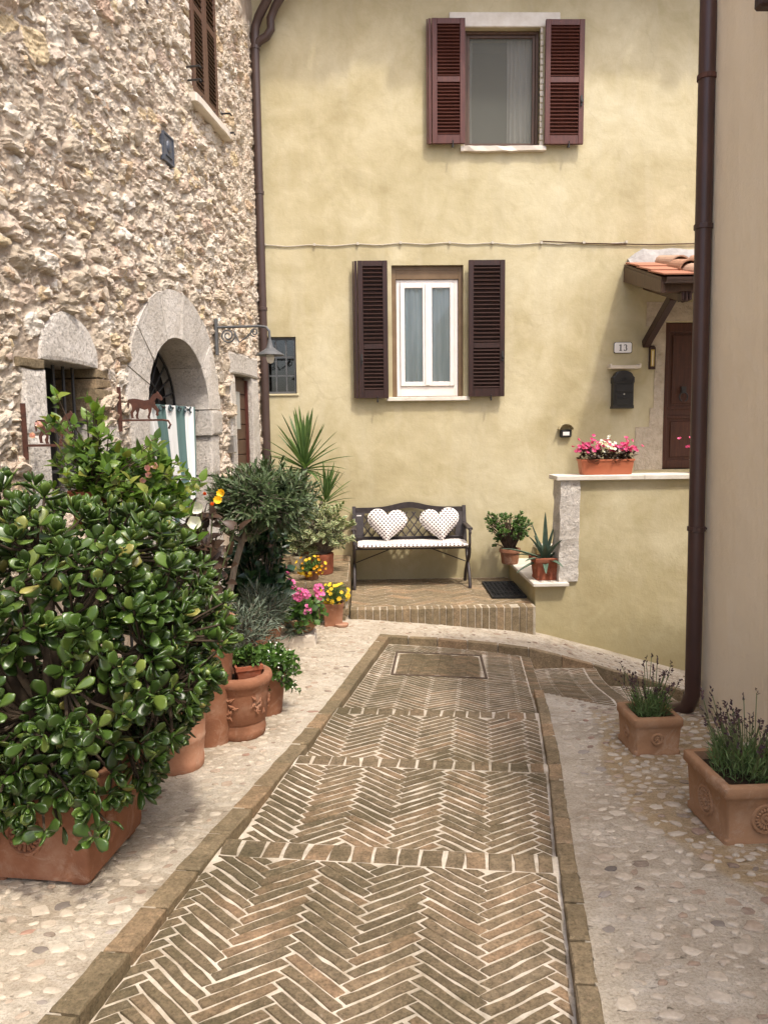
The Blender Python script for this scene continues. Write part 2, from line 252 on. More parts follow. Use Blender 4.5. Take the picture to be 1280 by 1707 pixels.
    t=NT('curtain_stripe'); at=t.n('ShaderNodeAttribute',attribute_name='across'); f=t.math('FRACT',t.math('MULTIPLY',at.outputs['Fac'],8.0)); k=t.ramp(f,[(.5,(0,0,0)),(.52,(1,1,1))]); c=t.mix(k,(.72,.72,.70),(.11,.18,.17)); t.col(c); t.set(.85,.1)
    t=NT('curtain_sheer'); c=t.ramp(t.noise(4,4,stretch=(6,6,.6)),[(.3,(.62,.70,.67)),(.7,(.82,.87,.84))]); t.col(c); t.set(.9,.1)  # cloth brightened so the dim lower window looks daylit
    t=NT('curtain_white'); t.col((.74,.73,.70)); t.set(.9,.1)
    simple('curtain_eyelet',(.05,.08,.09),None)
    # window glass: thin clear sheet with a mirror-like skin
    t=NT('glass'); g=t.n('ShaderNodeBsdfGlossy'); g.inputs['Roughness'].default_value=.02; tr=t.n('ShaderNodeBsdfTransparent'); tr.inputs[0].default_value=(.95,.97,.96,1)
    fr=t.n('ShaderNodeFresnel'); fr.inputs[0].default_value=1.6; mx=t.n('ShaderNodeMixShader'); t.l(fr.outputs[0],mx.inputs[0]); t.l(tr.outputs[0],mx.inputs[1]); t.l(g.outputs[0],mx.inputs[2]); t.l(mx.outputs[0],t.t.nodes['Material Output'].inputs[0])
    t=NT('screen_mesh'); tr=t.n('ShaderNodeBsdfTransparent'); tr.inputs[0].default_value=(.9,.9,.9,1); df=t.n('ShaderNodeBsdfDiffuse'); df.inputs[0].default_value=(.22,.22,.19,1); mx=t.n('ShaderNodeMixShader'); mx.inputs[0].default_value=.38; t.l(tr.outputs[0],mx.inputs[1]); t.l(df.outputs[0],mx.inputs[2]); t.l(mx.outputs[0],t.t.nodes['Material Output'].inputs[0])
    simple('bulb_glass',(.75,.72,.62),None,rough=.15)
mk_materials()
# ------------------------------------------------------------------ builders
WM={}
def tag(o,label=None,cat=None,group=None,kind=None):
    for k,v in (('label',label),('category',cat),('group',group),('kind',kind)):
        if v: o[k]=v
    return o
def thing(name,label,cat,loc=(0,0,0),rz=0,group=None):
    o=bpy.data.objects.new(name,None); COL.objects.link(o); o.empty_display_size=.05; o.location=loc; o.rotation_euler=(0,0,rz)
    WM[o.name]=Matrix.Translation(loc)@Matrix.Rotation(rz,4,'Z'); return tag(o,label,cat,group)
def link(name,me,m=None,parent=None):
    o=bpy.data.objects.new(name,me); COL.objects.link(o)
    if m and not me.materials: me.materials.append(MATS[m])
    if parent: o.parent=parent
    WM[o.name]=WM.get(parent.name,Matrix()) if parent else Matrix()
    return o
class MB:
    def __init__(s): s.v=[]; s.f=[]
    def add(s,V,F):
        k=len(s.v); s.v+= [tuple(p) for p in V]; s.f+=[tuple(i+k for i in f) for f in F]; return s
    def box(s,x0,x1,y0,y1,z0,z1,M=None):
        V=[Vector((x,y,z)) for z in (z0,z1) for y in (y0,y1) for x in (x0,x1)]
        if M: V=[M@p for p in V]
        return s.add(V,[(0,2,3,1),(4,5,7,6),(0,1,5,4),(2,6,7,3),(0,4,6,2),(1,3,7,5)])
    def bar(s,a,b,w,h=None,up=(0,0,1)):
        a=Vector(a);b=Vector(b);d=(b-a); L=d.length; d.normalize(); x=d.cross(Vector(up))
        if x.length<1e-4: x=d.cross(Vector((0,1,0)))
        x.normalize(); z=x.cross(d); h=h or w
        V=[p+x*i*w/2+z*j*h/2 for p in (a,b) for i,j in((-1,-1),(1,-1),(1,1),(-1,1))]
        return s.add(V,[(0,1,2,3),(7,6,5,4),(0,4,5,1),(1,5,6,2),(2,6,7,3),(3,7,4,0)])
    def tube(s,pts,r,n=8,cap=True):
        pts=[Vector(p) for p in pts]; N=len(pts); rs=r if isinstance(r,(list,tuple)) else [r]*N
        t=[(pts[min(i+1,N-1)]-pts[max(i-1,0)]).normalized() for i in range(N)]
        x=t[0].orthogonal().normalized(); V=[]
        for i in range(N):
            x=(x-t[i]*x.dot(t[i])).normalized(); y=t[i].cross(x)
            V+=[pts[i]+(x*math.cos(2*math.pi*j/n)+y*math.sin(2*math.pi*j/n))*rs[i] for j in range(n)]
        F=[(i*n+j,i*n+(j+1)%n,(i+1)*n+(j+1)%n,(i+1)*n+j) for i in range(N-1) for j in range(n)]
        if cap: F+=[tuple(range(n-1,-1,-1)),tuple((N-1)*n+j for j in range(n))]
        return s.add(V,F)
    def loft(s,rings,close=True,cap0=True,cap1=True):
        n=len(rings[0]); V=[p for r in rings for p in r]; F=[]
        for i in range(len(rings)-1):
            for j in range(n if close else n-1): F.append((i*n+j,i*n+(j+1)%n,(i+1)*n+(j+1)%n,(i+1)*n+j))
        if cap0: F.append(tuple(range(n-1,-1,-1)))
        if cap1: F.append(tuple((len(rings)-1)*n+j for j in range(n)))
        return s.add(V,F)
    def lathe(s,prof,n=24,c=(0,0,0),cap0=True,cap1=True):
        return s.loft([[(c[0]+r*math.cos(2*math.pi*j/n),c[1]+r*math.sin(2*math.pi*j/n),c[2]+z) for j in range(n)] for r,z in prof],True,cap0,cap1)
    def prism(s,poly,z0,z1,M=None,bev=0):
        n=len(poly); cx=sum(p[0] for p in poly)/n; cy=sum(p[1] for p in poly)/n
        rings=[[(x,y,z0) for x,y in poly],[(x,y,z1-bev) for x,y in poly]]
        if bev:
            q=[]
            for x,y in poly:
                l=math.hypot(x-cx,y-cy) or 1; k=max(0,1-bev*1.3/l); q.append((cx+(x-cx)*k,cy+(y-cy)*k,z1))
            rings.append(q)
        if M: rings=[[M@Vector(p) for p in r] for r in rings]
        return s.loft(rings)
    def mesh(s,name,M=None,bevel=0,smooth=False,norm=True):
        me=bpy.data.meshes.new(name); V=[M@Vector(p) for p in s.v] if M else s.v
        me.from_pydata([tuple(p) for p in V],[],s.f)
        if bevel or norm:
            bm=bmesh.new(); bm.from_mesh(me)
            if norm: bmesh.ops.recalc_face_normals(bm,faces=bm.faces)
            if bevel:
                ed=[e for e in bm.edges if len(e.link_faces)==2 and e.calc_face_angle(0)>.6]
                bmesh.ops.bevel(bm,geom=ed,offset=bevel,segments=1,affect='EDGES',clamp_overlap=True)
            bm.to_mesh(me); bm.free()
        if smooth: me.polygons.foreach_set('use_smooth',[True]*len(me.polygons)); 
        return me
    def build(s,name,m,parent=None,world=False,bevel=0,smooth=False,norm=True):
        M=WM[parent.name].inverted() if (world and parent) else None
        me=s.mesh(name,M,bevel,smooth,norm)
        if smooth and hasattr(me,'set_sharp_from_angle'): me.set_sharp_from_angle(angle=R(50))
        return link(name,me,m,parent)
def struct(o,label=None): o['kind']='structure'; return tag(o,label)
def inst(name,me,M,parent=None,m=None):
    o=link(name,me,m,parent); o.matrix_local=M if isinstance(M,Matrix) else Matrix(M.tolist()); return o
def npmesh(name,T,mats,attr=None):
    V=np.asarray(T[0],float); n=len(V); k=len(mats)
    A=np.asarray(mats,float); W=np.einsum('kij,nj->kni',A[:,:3,:3],V)+A[:,None,:3,3]
    tri=T[1]; me=bpy.data.meshes.new(name)
    sizes=np.array([len(f) for f in tri]); flat=np.concatenate([np.array(f) for f in tri])
    idx=(flat[None,:]+(np.arange(k)*n)[:,None]).ravel(); ls=np.tile(sizes,k)
    me.vertices.add(n*k); me.vertices.foreach_set('co',W.reshape(-1)); me.loops.add(len(idx)); me.loops.foreach_set('vertex_index',idx.astype(np.int32))
    me.polygons.add(len(ls)); st=np.concatenate([[0],np.cumsum(ls)[:-1]]); me.polygons.foreach_set('loop_start',st.astype(np.int32)); me.polygons.foreach_set('loop_total',ls.astype(np.int32))
    me.update(calc_edges=True); me.validate(); me.polygons.foreach_set('use_smooth',np.ones(len(ls),bool))
    if attr is not None:
        a=me.attributes.new('edge','FLOAT','POINT'); a.data.foreach_set('value',np.tile(np.asarray(attr,np.float32),k))
    return me
def frame(pos,d,up=None,roll=0,s=1.):
    """4x4 with local +Y along d and +Z as near up as may be"""
    y=np.array(d,float); y/=np.linalg.norm(y)+1e-9; u=np.array(up if up is not None else (0,0,1),float); x=np.cross(y,u)
    if np.linalg.norm(x)<1e-4: x=np.cross(y,(1,0,.1))
    x/=np.linalg.norm(x); z=np.cross(x,y)
    if roll: c,q=math.cos(roll),math.sin(roll); x,z=x*c+z*q,z*c-x*q
    M=np.eye(4); sx,sy,sz=(s if isinstance(s,(tuple,list)) else (s,s,s)); M[:3,0]=x*sx; M[:3,1]=y*sy; M[:3,2]=z*sz; M[:3,3]=pos; return M
def leaf_flat(w=.3,n=5,fold=.12,curl=.15,shape='lance'):
    """thin leaf: length 1 along +Y, midrib folded; returns verts, faces, edge attribute"""
    V=[];A=[]
    for i in range(n+1):
        t=i/n
        if shape=='lance': h=math.sin(math.pi*min(1,t**.8*1.0))**.85
        elif shape=='obov': h=math.sin(math.pi*t**1.5)**.7
        elif shape=='sword': h=(1-t)**.45*min(1,.55+t*3)
        else: h=math.sin(math.pi*t**.65)**.8
        h=max(h,.03)*w/2; z=-curl*t*t
        V+=[(-h,t,z+fold*h*2),(0,t,z),(h,t,z+fold*h*2)]; A+=[1,0,1] if 0<i<n else [.7,.7,.7]
    F=[]
    for i in range(n):
        a=i*3; F+=[(a,a+1,a+4,a+3),(a+1,a+2,a+5,a+4)]
    return V,F,A
def leaf_fat(w=.62,th=.16,n=5,m=6):
    """fleshy jade leaf: closed lens of rings"""
    rings=[]
    for i in range(n+1):
        t=i/n; h=(.16+.84*math.sin(math.pi/2*min(1,t*1.45))**1.2) if t<.69 else math.sqrt(max(.0,1-((t-.62)/.385)**2))
        if t==0: h=.14
        h=max(h,.12)*w/2; q=th*(.35+.65*math.sin(math.pi*min(1,t*.9+.05)))/2; z=.22*(t*t)-.02
        rings.append([(h*math.cos(a),t-(.0 if i<n else .02),z+q*math.sin(a)+abs(math.cos(a))**2*.10*h*2) for a in [2*math.pi*j/m for j in range(m)]])
    b=MB().loft(rings); return b.v,b.f
def rotv(v,ax,a): return np.array(Matrix.Rotation(a,3,Vector(ax))@Vector(v))
def unit(rng):
    v=rng.normal(size=3); return v/np.linalg.norm(v)
def twigs(rng,tips,dirs,tl,nl,ll,spread=.9,jl=.3,upb=.25):
    """leaf transforms along twigs that end at tips"""
    out=[]
    for p,d in zip(tips,dirs):
        d=np.array(d)/np.linalg.norm(d); a0=rng.uniform(0,6.28); o=np.cross(d,unit(rng)); o/=np.linalg.norm(o)
        for i in range(nl):
            t=(i+.5)/nl; q=np.array(p)-d*tl*(1-t); a=a0+i*2.4; s=rotv(o,d,a); k=spread*(1-.55*t)
            ld=d*(1-k*.5)+s*k+np.array((0,0,upb*.3)); out.append(frame(q,ld,d+np.array((0,0,upb)),rng.normal()*.35,ll*(1+rng.uniform(-jl,jl))))
    return out
def stems(mb,base,tips,rng,r0=.006,r1=.002,sag=.2,n=5):
    for p in tips:
        b=Vector(base[rng.integers(len(base))]) if isinstance(base,list) else Vector(base); p=Vector(p); m=b.lerp(p,.55)+Vector((0,0,(p-b).length*sag)); mb.tube([b,m*.5+b.lerp(p,.5)*.5,p],[r0,(r0+r1)/2,r1],n,False)
def rsq(h,r,n=4,hy=None,z=0):
    hy=hy or h; P=[]
    for cx,cy,a0 in ((h-r,hy-r,0),(-h+r,hy-r,90),(-h+r,-hy+r,180),(h-r,-hy+r,270)):
        for i in range(n): a=R(a0+90*i/(n-1)); P.append((cx+r*math.cos(a),cy+r*math.sin(a),z))
    return P
def square_pot(parent,prof,m,r=.012,inner=.02,soil=.045,ratio=1.,bevel=0):
    H=prof[-1][1]; rings=[rsq(h,min(r,h*.3),4,h*ratio,z) for h,z in prof]; h=prof[-1][0]
    hi=h-inner; rings+=[rsq(hi,r*.6,4,h*ratio-inner,H),rsq(hi-.004,r*.6,4,h*ratio-inner-.004,H-soil)]
    p=MB().loft(rings,cap1=False).build('pot',m,parent,smooth=True)
    MB().loft([rsq(hi-.003,r*.6,4,h*ratio-inner-.003,H-soil+.001),rsq((hi-.003)*.5,r*.4,4,(h*ratio-inner)*.5,H-soil+.008)],cap0=False).build('soil','soil',parent)
    return p
def round_pot(parent,prof,m,inner=.02,soil=.04,n=36):
    H=prof[-1][1]; r=prof[-1][0]; P=list(prof)+[(r-inner,H),(r-inner-.004,H-soil)]
    p=MB().lathe(P,n,cap1=False).build('pot',m,parent,smooth=True)
    MB().lathe([(r-inner-.003,H-soil+.001),(r*.5,H-soil+.01),(.003,H-soil+.012)],n,cap0=False).build('soil','soil',parent)
    return p
def foliage(parent,name,T,mats,m,kind='stuff'):
    me=npmesh(name,T,mats,T[2] if len(T)>2 else None); o=link(name,me,m,parent)
    if kind: o['kind']=kind
    return o
def clip(poly,nx,ny,d):
    out=[]
    for i in range(len(poly)):
        a,b=poly[i],poly[(i+1)%len(poly)]; da=a[0]*nx+a[1]*ny-d; db=b[0]*nx+b[1]*ny-d
        if da<=0: out.append(a)
        if (da<0)!=(db<0) and da!=db: t=da/(da-db); out.append((a[0]+(b[0]-a[0])*t,a[1]+(b[1]-a[1])*t))
    return out
def clip_poly(p,reg):
    n=len(reg)
    for i in range(n):
        a,b=reg[i],reg[(i+1)%n]; nx,ny=b[1]-a[1],-(b[0]-a[0]); p=clip(p,nx,ny,nx*a[0]+ny*a[1])
        if len(p)<3: return []
    return p
def area(p): return abs(sum(p[i][0]*p[(i+1)%len(p)][1]-p[(i+1)%len(p)][0]*p[i][1] for i in range(len(p))))/2
def herring(reg,l,w,sv,joint,ph=(0,0)):
    """herringbone bricks (as polygons) clipped to a convex counter-clockwise region"""
    us=[p[0] for p in reg]; vs=[p[1] for p in reg]; out=[]; j=joint/2*.7071; g=joint
    for m in range(int((min(us)-ph[0])/(2*l))-2,int((max(us)-ph[0])/(2*l))+2):
        for k in range(int((min(vs)-ph[1])/(2*w*sv)-l/w)-3,int((max(vs)-ph[1])/(2*w*sv)+l/w)+3):
            A=[(0,2*j),(l-2*j,l),(l-w,l+w-2*j),(-w+2*j,w)]; A=[(2*l*m+x,2*w*k+y) for x,y in A]
            q=(l-w,l+w); B=[(2*j,0),(l,-l+2*j),(l+w-2*j,-l+w),(w,w-2*j)]; B=[(2*l*m+q[0]+x,2*w*k+q[1]+y) for x,y in B]
            for P in (A,B):
                P=[(x+ph[0],y*sv+ph[1]) for x,y in P]; P=clip_poly(P,reg)
                if len(P)>=3 and area(P)>.0009: out.append(P)
    return out
def inset(p,d):
    n=len(p); cx=sum(a[0] for a in p)/n; cy=sum(a[1] for a in p)/n; o=[]
    for x,y in p:
        l=math.hypot(x-cx,y-cy); k=max(.1,1-d/l); o.append((cx+(x-cx)*k,cy+(y-cy)*k))
    return o
def worn(p,rng,a=.0022,sub=.048):
    o=[]
    for i in range(len(p)):
        s,e=p[i],p[(i+1)%len(p)]; L=math.hypot(e[0]-s[0],e[1]-s[1]); k=max(1,min(6,int(L/sub)))
        for t in range(k): f=t/k; o.append((s[0]+(e[0]-s[0])*f+rng.uniform(-a,a),s[1]+(e[1]-s[1])*f+rng.uniform(-a,a)))
    return o
def lay(polys,parent,name,m,zf,rng,tofn,limit=300,depth=.05,bev=.004,key=None,jz=.0025,rough=.0022):
    """one brick object per polygon, the smallest in view joined as one part when past the limit"""
    polys=sorted(polys,key=key or (lambda p:-area(p))); rest=MB()
    for i,p in enumerate(polys):
        cu=sum(a[0] for a in p)/len(p); cv=sum(a[1] for a in p)/len(p); q=worn(p,rng,rough); tz=rng.uniform(-jz,jz); tx,ty=(rng.normal(0,.008),rng.normal(0,.008)) if jz>.001 else (0,0)
        V=[]; b=MB().prism([(x-cu,y-cv) for x,y in q],-depth,0,bev=bev); X,Y=tofn(cu,cv)
        for (x,y,z) in b.v: xx,yy=tofn(cu+x,cv+y); V.append((xx-X,yy-Y,z+zf(cu+x,cv+y)-zf(cu,cv)+(tx*x+ty*y)))
        z0=zf(cu,cv)+tz; b.v=V
        if i<limit:
            o=link(name,b.mesh(name),m,parent); o.location=(X,Y,z0)
        else: rest.add([(x+X,y+Y,z+z0) for x,y,z in V],b.f)
    if rest.v: o=rest.build(name+'_field',m,parent); o['kind']='stuff'
# ------------------------------------------------------------------ ground, path, kerbs
RNG=np.random.default_rng(7)
def itp(x,xs,ys): return float(np.interp(x,xs,ys))
def uLo(v): return itp(v,[.6,1.6,2.4,2.8,3.7,5.95],[-1.17,-1.10,-1.05,-1.015,-.948,-.835])
def uLi(v): return uLo(v)+.085
def uRi(v): return itp(v,[.6,1.75,2.2,2.67,3.5,4.72],[.215,.251,.268,.285,.327,.352])
def vBack(u): return itp(u,[-.9,-.8,-.2,.45,.81,1.3,2.6],[5.93,5.94,6.08,6.12,6.20,6.22,6.3])
def vNear(u): return itp(u,[.35,.43,.85,1.3,2.6],[4.72,4.72,4.42,4.36,4.36])
def in_path(u,v,e=0):
    if .8<v<=4.72 and uLi(v)-e<u<uRi(v)+e: return True
    if 4.72<v<vBack(u)+e and uLi(v)-e<u<.42: return True
    return u>=.35 and u<2.6 and vNear(u)-e<v<vBack(u)+e
HR=[2.56,3.415,4.18]
def z_main(u,v):
    if v<=HR[0]: return gz(u,HR[0])-.003+.012*(HR[0]-v)
    if v<=HR[1]: return gz(u,HR[1])-.003
    if v<=HR[2]: return gz(u,HR[2])-.003
    t=(v-HR[2])/(6.05-HR[2]); return (gz(u,HR[2])-.05)*(1-t)+(gz(u,6.05)-.06)*t
def z_b(i,v):
    if i==0: return z_main(.40,v)
    return min(gz([.95,1.5,2.3][i-1],v)-.02,z_b(i-1,v)-.018)
def make_ground():
    xs=np.concatenate([[-60,-25,-10,-5,-3.2],np.arange(-2.4,3.41,.028),[4,5,7,12,25,60]]); ys=np.concatenate([[-60,-25,-10,-4,-1.5],np.arange(0.,7.3,.028),[7.6,8.2,9,12,25,60]])
    V=[];F=[];nx=len(xs)
    for y in ys:
        for x in xs:
            u=x*NV.x+y*NV.y; v=x*DV.x+y*DV.y; z=ground_z(x,y)
            if -2.4<x<3.4 and 0<y<7.3:
                z+=noise.noise(Vector((x*3,y*3,0)))*.006+noise.noise(Vector((x*11,y*11,3)))*.003
                if in_path(u,v,.035): z-=.16
            V.append((x,y,z))
    for j in range(len(ys)-1):
        for i in range(nx-1): a=j*nx+i; F.append((a,a+1,a+nx+1,a+nx))
    b=MB(); b.v=V; b.f=F; return struct(b.build('ground','pavement',None,norm=False,smooth=True))
GROUND=make_ground()
def make_path():
    b=MB()
    def sheet(us,vs,zf,uf=None):
        nu,nv=len(us),len(vs); V=[]
        for v in vs:
            for q in us:
                u=uf(q,v) if uf else q; x,y=uv(u,v); V.append((x,y,zf(u,v)-(.0048 if v<2.6 else .0036 if v<3.45 else .0026 if v<4.19 else .0018)))
        F=[(j*nu+i,j*nu+i+1,(j+1)*nu+i+1,(j+1)*nu+i) for j in range(nv-1) for i in range(nu-1)]
        bd=[i for i in range(nu)]+[j*nu+nu-1 for j in range(1,nv)]+[(nv-1)*nu+i for i in range(nu-2,-1,-1)]+[j*nu for j in range(nv-2,0,-1)]
        n0=len(V); V+=[(V[i][0],V[i][1],V[i][2]-.13) for i in bd]; L=len(bd); F+=[(bd[i],bd[(i+1)%L],n0+(i+1)%L,n0+i) for i in range(L)]; b.add(V,F)
    lr=lambda q,v:(uLi(v)-.04)*(1-q)+(uRi(v)+.02)*q
    q=[i/10 for i in range(11)]
    for v0,v1 in ((.8,HR[0]),(HR[0]+.001,HR[1]),(HR[1]+.001,HR[2])): sheet(q,list(np.linspace(v0,v1,8)),z_main,lr)
    sheet(q,list(np.linspace(HR[2]+.001,6.14,14)),z_main,lambda t,v:(uLi(v)-.04)*(1-t)+.42*t)
    for i,(u0,u1) in enumerate(((.421,.97),(.971,1.52),(1.521,2.6))): sheet(list(np.linspace(u0,u1,5)),list(np.linspace(4.2,6.25,14)),lambda u,v,i=i:z_b(i+1,v))
    path=struct(b.build('brick_path','path_mortar',None))
    allp=[]; J=.0115
    secs=[(1.35,HR[0]-.115),(HR[0]+.006,HR[1]-.10),(HR[1]+.006,HR[2]-.095)]
    for k,(v0,v1) in enumerate(secs):
        reg=[(uLi(v0)+.004,v0),(uRi(v0)-.012,v0),(uRi(v1)-.012,v1),(uLi(v1)+.004,v1)]
        allp+=[(p,z_main) for p in herring(reg,.190,.0330,.75,(.0112,.0118,.0132)[k],(.03+.02*k,.01*k))]
    v0=HR[2]+.006; reg=[(uLi(v0)+.004,v0),(.335,v0),(.335,vBack(.3)-.01),(-.2,vBack(-.2)-.012),(uLi(5.93)+.004,5.925)]
    man=[(-.60,5.10),(.04,5.16),(.0,5.86),(-.62,5.70)]
    for p in herring(reg,.190,.0330,.75,.0145,(.07,0)):
        q=p; cov=[(-.635,5.06),(.065,5.14),(.025,5.915),(-.67,5.725)]
        for i in range(4):
            a_,e_=cov[i],cov[(i+1)%4]; nx,ny=e_[1]-a_[1],-(e_[0]-a_[0]); d_=nx*a_[0]+ny*a_[1]; o_=clip(q,-nx,-ny,-d_); q=clip(q,nx,ny,d_)
            if len(o_)>=3 and area(o_)>.0009: allp.append((o_,z_main))
            if len(q)<3: break
    for i,(u0,u1) in enumerate(((.425,.86),(.975,1.42),(1.525,2.3))):
        reg=[(u0,vNear(u0)+.01),(u1,vNear(u1)+.01),(u1,vBack(u1)-.012),(u0,vBack(u0)-.012)]
        allp+=[(p,lambda u,v,i=i:z_b(i+1,v)) for p in herring([(b_,a_) if 0 else (a_,b_) for a_,b_ in reg],.190,.0330,.75,.0145,(.05*i,.02))]
    rng=np.random.default_rng(3)
    # header courses at each step's lip
    for k,h in enumerate(HR):
        D=.105 if k==0 else .09; u=uLi(h)+.004
        while u<uRi(h)-.03:
            wd=rng.uniform(.072,.095); e=min(u+wd,uRi(h)-.012); sl=rng.normal(0,.004)
            allp.append(([(u,h-D),(e-.011,h-D),(e-.011+sl,h-.004),(u+sl,h-.004)],z_main)); u+=wd
    for i,(u0,u1) in enumerate(((.345,.418),(.875,.966),(1.43,1.516))):
        v=vNear(u0)+.01
        while v<vBack(u0)-.05: allp.append(([(u0,v),(u1,v),(u1,v+.058),(u0,v+.058)],(z_main if i==0 else (lambda a,c,i=i:z_b(i,c))))); v+=.066
    def dist(p): x,y=uv(sum(a[0] for a in p)/len(p),sum(a[1] for a in p)/len(p)); return x*x+y*y
    allp=[q for q in allp if dist(q[0])>1.9]; allp.sort(key=lambda q:-area(q[0])/dist(q[0])**1.5)
    zmap={id(p):f for p,f in allp}
    big,rest=allp[:300],allp[300:]
    for grp,lim in ((big,10**9),(rest,0)):
        by={}
        for p,f in grp: by.setdefault(id(f),(f,[]))[1].append(p)
        if lim: 
            for f,ps in by.values(): lay(ps,path,'brick','path_brick',f,rng,uv,lim,.03,.0035,jz=.0018,rough=.0036)
        else:
            mb=MB()
            for f,ps in by.values():
                for p in ps:
                    cu=sum(a[0] for a in p)/len(p); cv=sum(a[1] for a in p)/len(p); q=worn(p,rng,.002); tz=rng.uniform(-.0004,.0004); bb=MB().prism(q,-.03,0,bev=.0012)
                    mb.add([(*uv(x,y),z+f(x,y)+tz) for x,y,z in bb.v],bb.f)
            o=mb.build('brick_field','path_brick',path); o['kind']='stuff'
    # inspection cover filled with bricks
    mh=thing('inspection_cover','rectangular steel framed inspection cover filled with herringbone bricks set in the path','cover',(*uv(-.3,5.45),z_main(-.3,5.45)))
    zz=lambda u,v:z_main(u,v)+.003
    c=[(-.62,5.075),(.05,5.155),(.01,5.90),(-.655,5.71)]
    fr=MB()
    for i in range(4):
        a,e=c[i],c[(i+1)%4]; fr.bar((*uv(*a),zz(*a)-.003),(*uv(*e),zz(*e)-.003),.018,.010)
    fr.build('frame','bark_brown',mh,world=True)
    cc=inset(c,.035); tray=MB().add([(*uv(u,v),zz(u,v)-.006) for u,v in cc],[(0,1,2,3)]); tray.build('tray','bark_brown',mh,world=True,norm=False)
    hb=herring(cc,.105,.024,.68,.007,(.02,.03))
    for p in hb:
        bb=MB().prism(worn(p,rng,.001),-.012,0,bev=.002); bb.v=[(*uv(x,y),z+zz(x,y)-.002) for x,y,z in bb.v]; bb.build('brick','path_brick',mh,world=True)
make_path()
def make_kerbs():
    rng=np.random.default_rng(11)
    base=struct(MB().box(-.01,.01,-.01,.01,-.02,0).build('kerb_line_bed','path_mortar',None)); base.location=(*uv(-1.05,2),gz(-1.05,2)-.2)
    P=[]; v=1.15
    while v<5.9:
        L=rng.uniform(.22,.27); e=min(v+L-.009,5.93); P.append(([(uLo(v),v),(uLi(v),v),(uLi(e),e),(uLo(e),e)],0)); v+=L
    v=1.1
    while v<4.7:
        L=rng.uniform(.17,.215); e=min(v+L-.008,4.73); a=.062; P.append(([(uRi(v),v),(uRi(v)+a,v),(uRi(e)+a,e),(uRi(e),e)],0)); v+=L
    u=-.835
    while u<2.3:
        L=rng.uniform(.24,.28); e=u+L-.008; P.append(([(u,vBack(u)),(e,vBack(e)),(e,vBack(e)+.065),(u,vBack(u)+.065)],0)); u+=L
    k=struct(link('kerb',bpy.data.meshes.new('kerb')))
    bpy.data.objects.remove(base)
    b=MB()
    for p,_ in P[::7]:
        cu=sum(a[0] for a in p)/4; cv=sum(a[1] for a in p)/4; x,y=uv(cu,cv); b.box(x-.015,x+.015,y-.015,y+.015,gz(cu,cv)-.12,gz(cu,cv)-.03)
    k.data=b.mesh('kerb'); k.data.materials.append(MATS['path_mortar'])
    lay([p for p,_ in P],k,'kerb_brick','edge_brick',lambda u,v:gz(u,v)+.005,rng,uv,10**9,.17,.006,jz=.002,rough=.002)
make_kerbs()
def make_cobbles():
    rng=np.random.default_rng(5); pts=[]; cell={}
    def ok(u,v):
        if in_path(u,v,.11): return False
        x,y=uv(u,v)
        if y>6.5 or u<-2.25: return False
        if x>1.9 and y<4.1: return False
        if v<4.4 and u>1.45: return False
        return u<2.0
    tries=0
    while tries<70000:
        tries+=1; u=rng.uniform(-2.2,1.95); v=rng.uniform(1.25,6.9)
        if not ok(u,v): continue
        near=v<3.6; r=rng.uniform(.014,.036)*(1.0 if rng.random()<.9 else 1.4); c=(int(u/.09),int(v/.09)); bad=False
        for i in (-1,0,1):
            for j in (-1,0,1):
                for (a,b_,q) in cell.get((c[0]+i,c[1]+j),()):
                    if (a-u)**2+(b_-v)**2<((q+r)*.93)**2: bad=True;break
                if bad: break
            if bad: break
        if bad: continue
        cell.setdefault(c,[]).append((u,v,r)); pts.append((u,v,r))
    def blob(r,rng):
        n=rng.integers(9,13); e=rng.uniform(.45,.9); a0=rng.normal(0,.5); P=[]
        for i in range(n):
            a=2*math.pi*i/n+rng.normal(0,.14); q=r*rng.uniform(.72,1.15); x,y=q*math.cos(a),q*e*math.sin(a); P.append((x*math.cos(a0)-y*math.sin(a0),x*math.sin(a0)+y*math.cos(a0)))
        return P
    pts.sort(key=lambda p:(uv(p[0],p[1])[0]**2+uv(p[0],p[1])[1]**2)/(p[2]**1.2)); 
    rest=MB(); n=0
    seen=lambda u,v:(lambda x,y:-.56*y<x+.03<.56*y and y>1.62)(*uv(u,v))
    for u,v,r in pts:
        P=blob(r,rng); dk=(.40<u<.62 and 3.3<v<4.75 and rng.random()<.6) or rng.random()<.02
        up=rng.uniform(-.003,.003)+(.002 if u>.6 else 0); x,y=uv(u,v); z=ground_z(x,y)+noise.noise(Vector((x*3,y*3,0)))*.006+noise.noise(Vector((x*11,y*11,3)))*.003+up
        b=MB(); ring=lambda k,dz:[(px*k,py*k,dz) for px,py in P]; b.loft([ring(1,-.02),ring(1.,-.001),ring(.86,.002),ring(.5,.0035)])
        sx=(ground_z(x+.05,y)-ground_z(x-.05,y))/.1; sy=(ground_z(x,y+.05)-ground_z(x,y-.05))/.1; b.v=[(px,py,pz+sx*px+sy*py) for px,py,pz in b.v]
        if n<300 and seen(u,v):
            o=b.build('cobble','cobble_dark' if dk else 'cobble',GROUND,smooth=False); o.location=(x,y,z); n+=1
        else: rest.add([(px+x,py+y,pz+z) for px,py,pz in b.v],b.f)
    o=rest.build('cobble_field','cobble',GROUND); o['kind']='stuff'
make_cobbles()
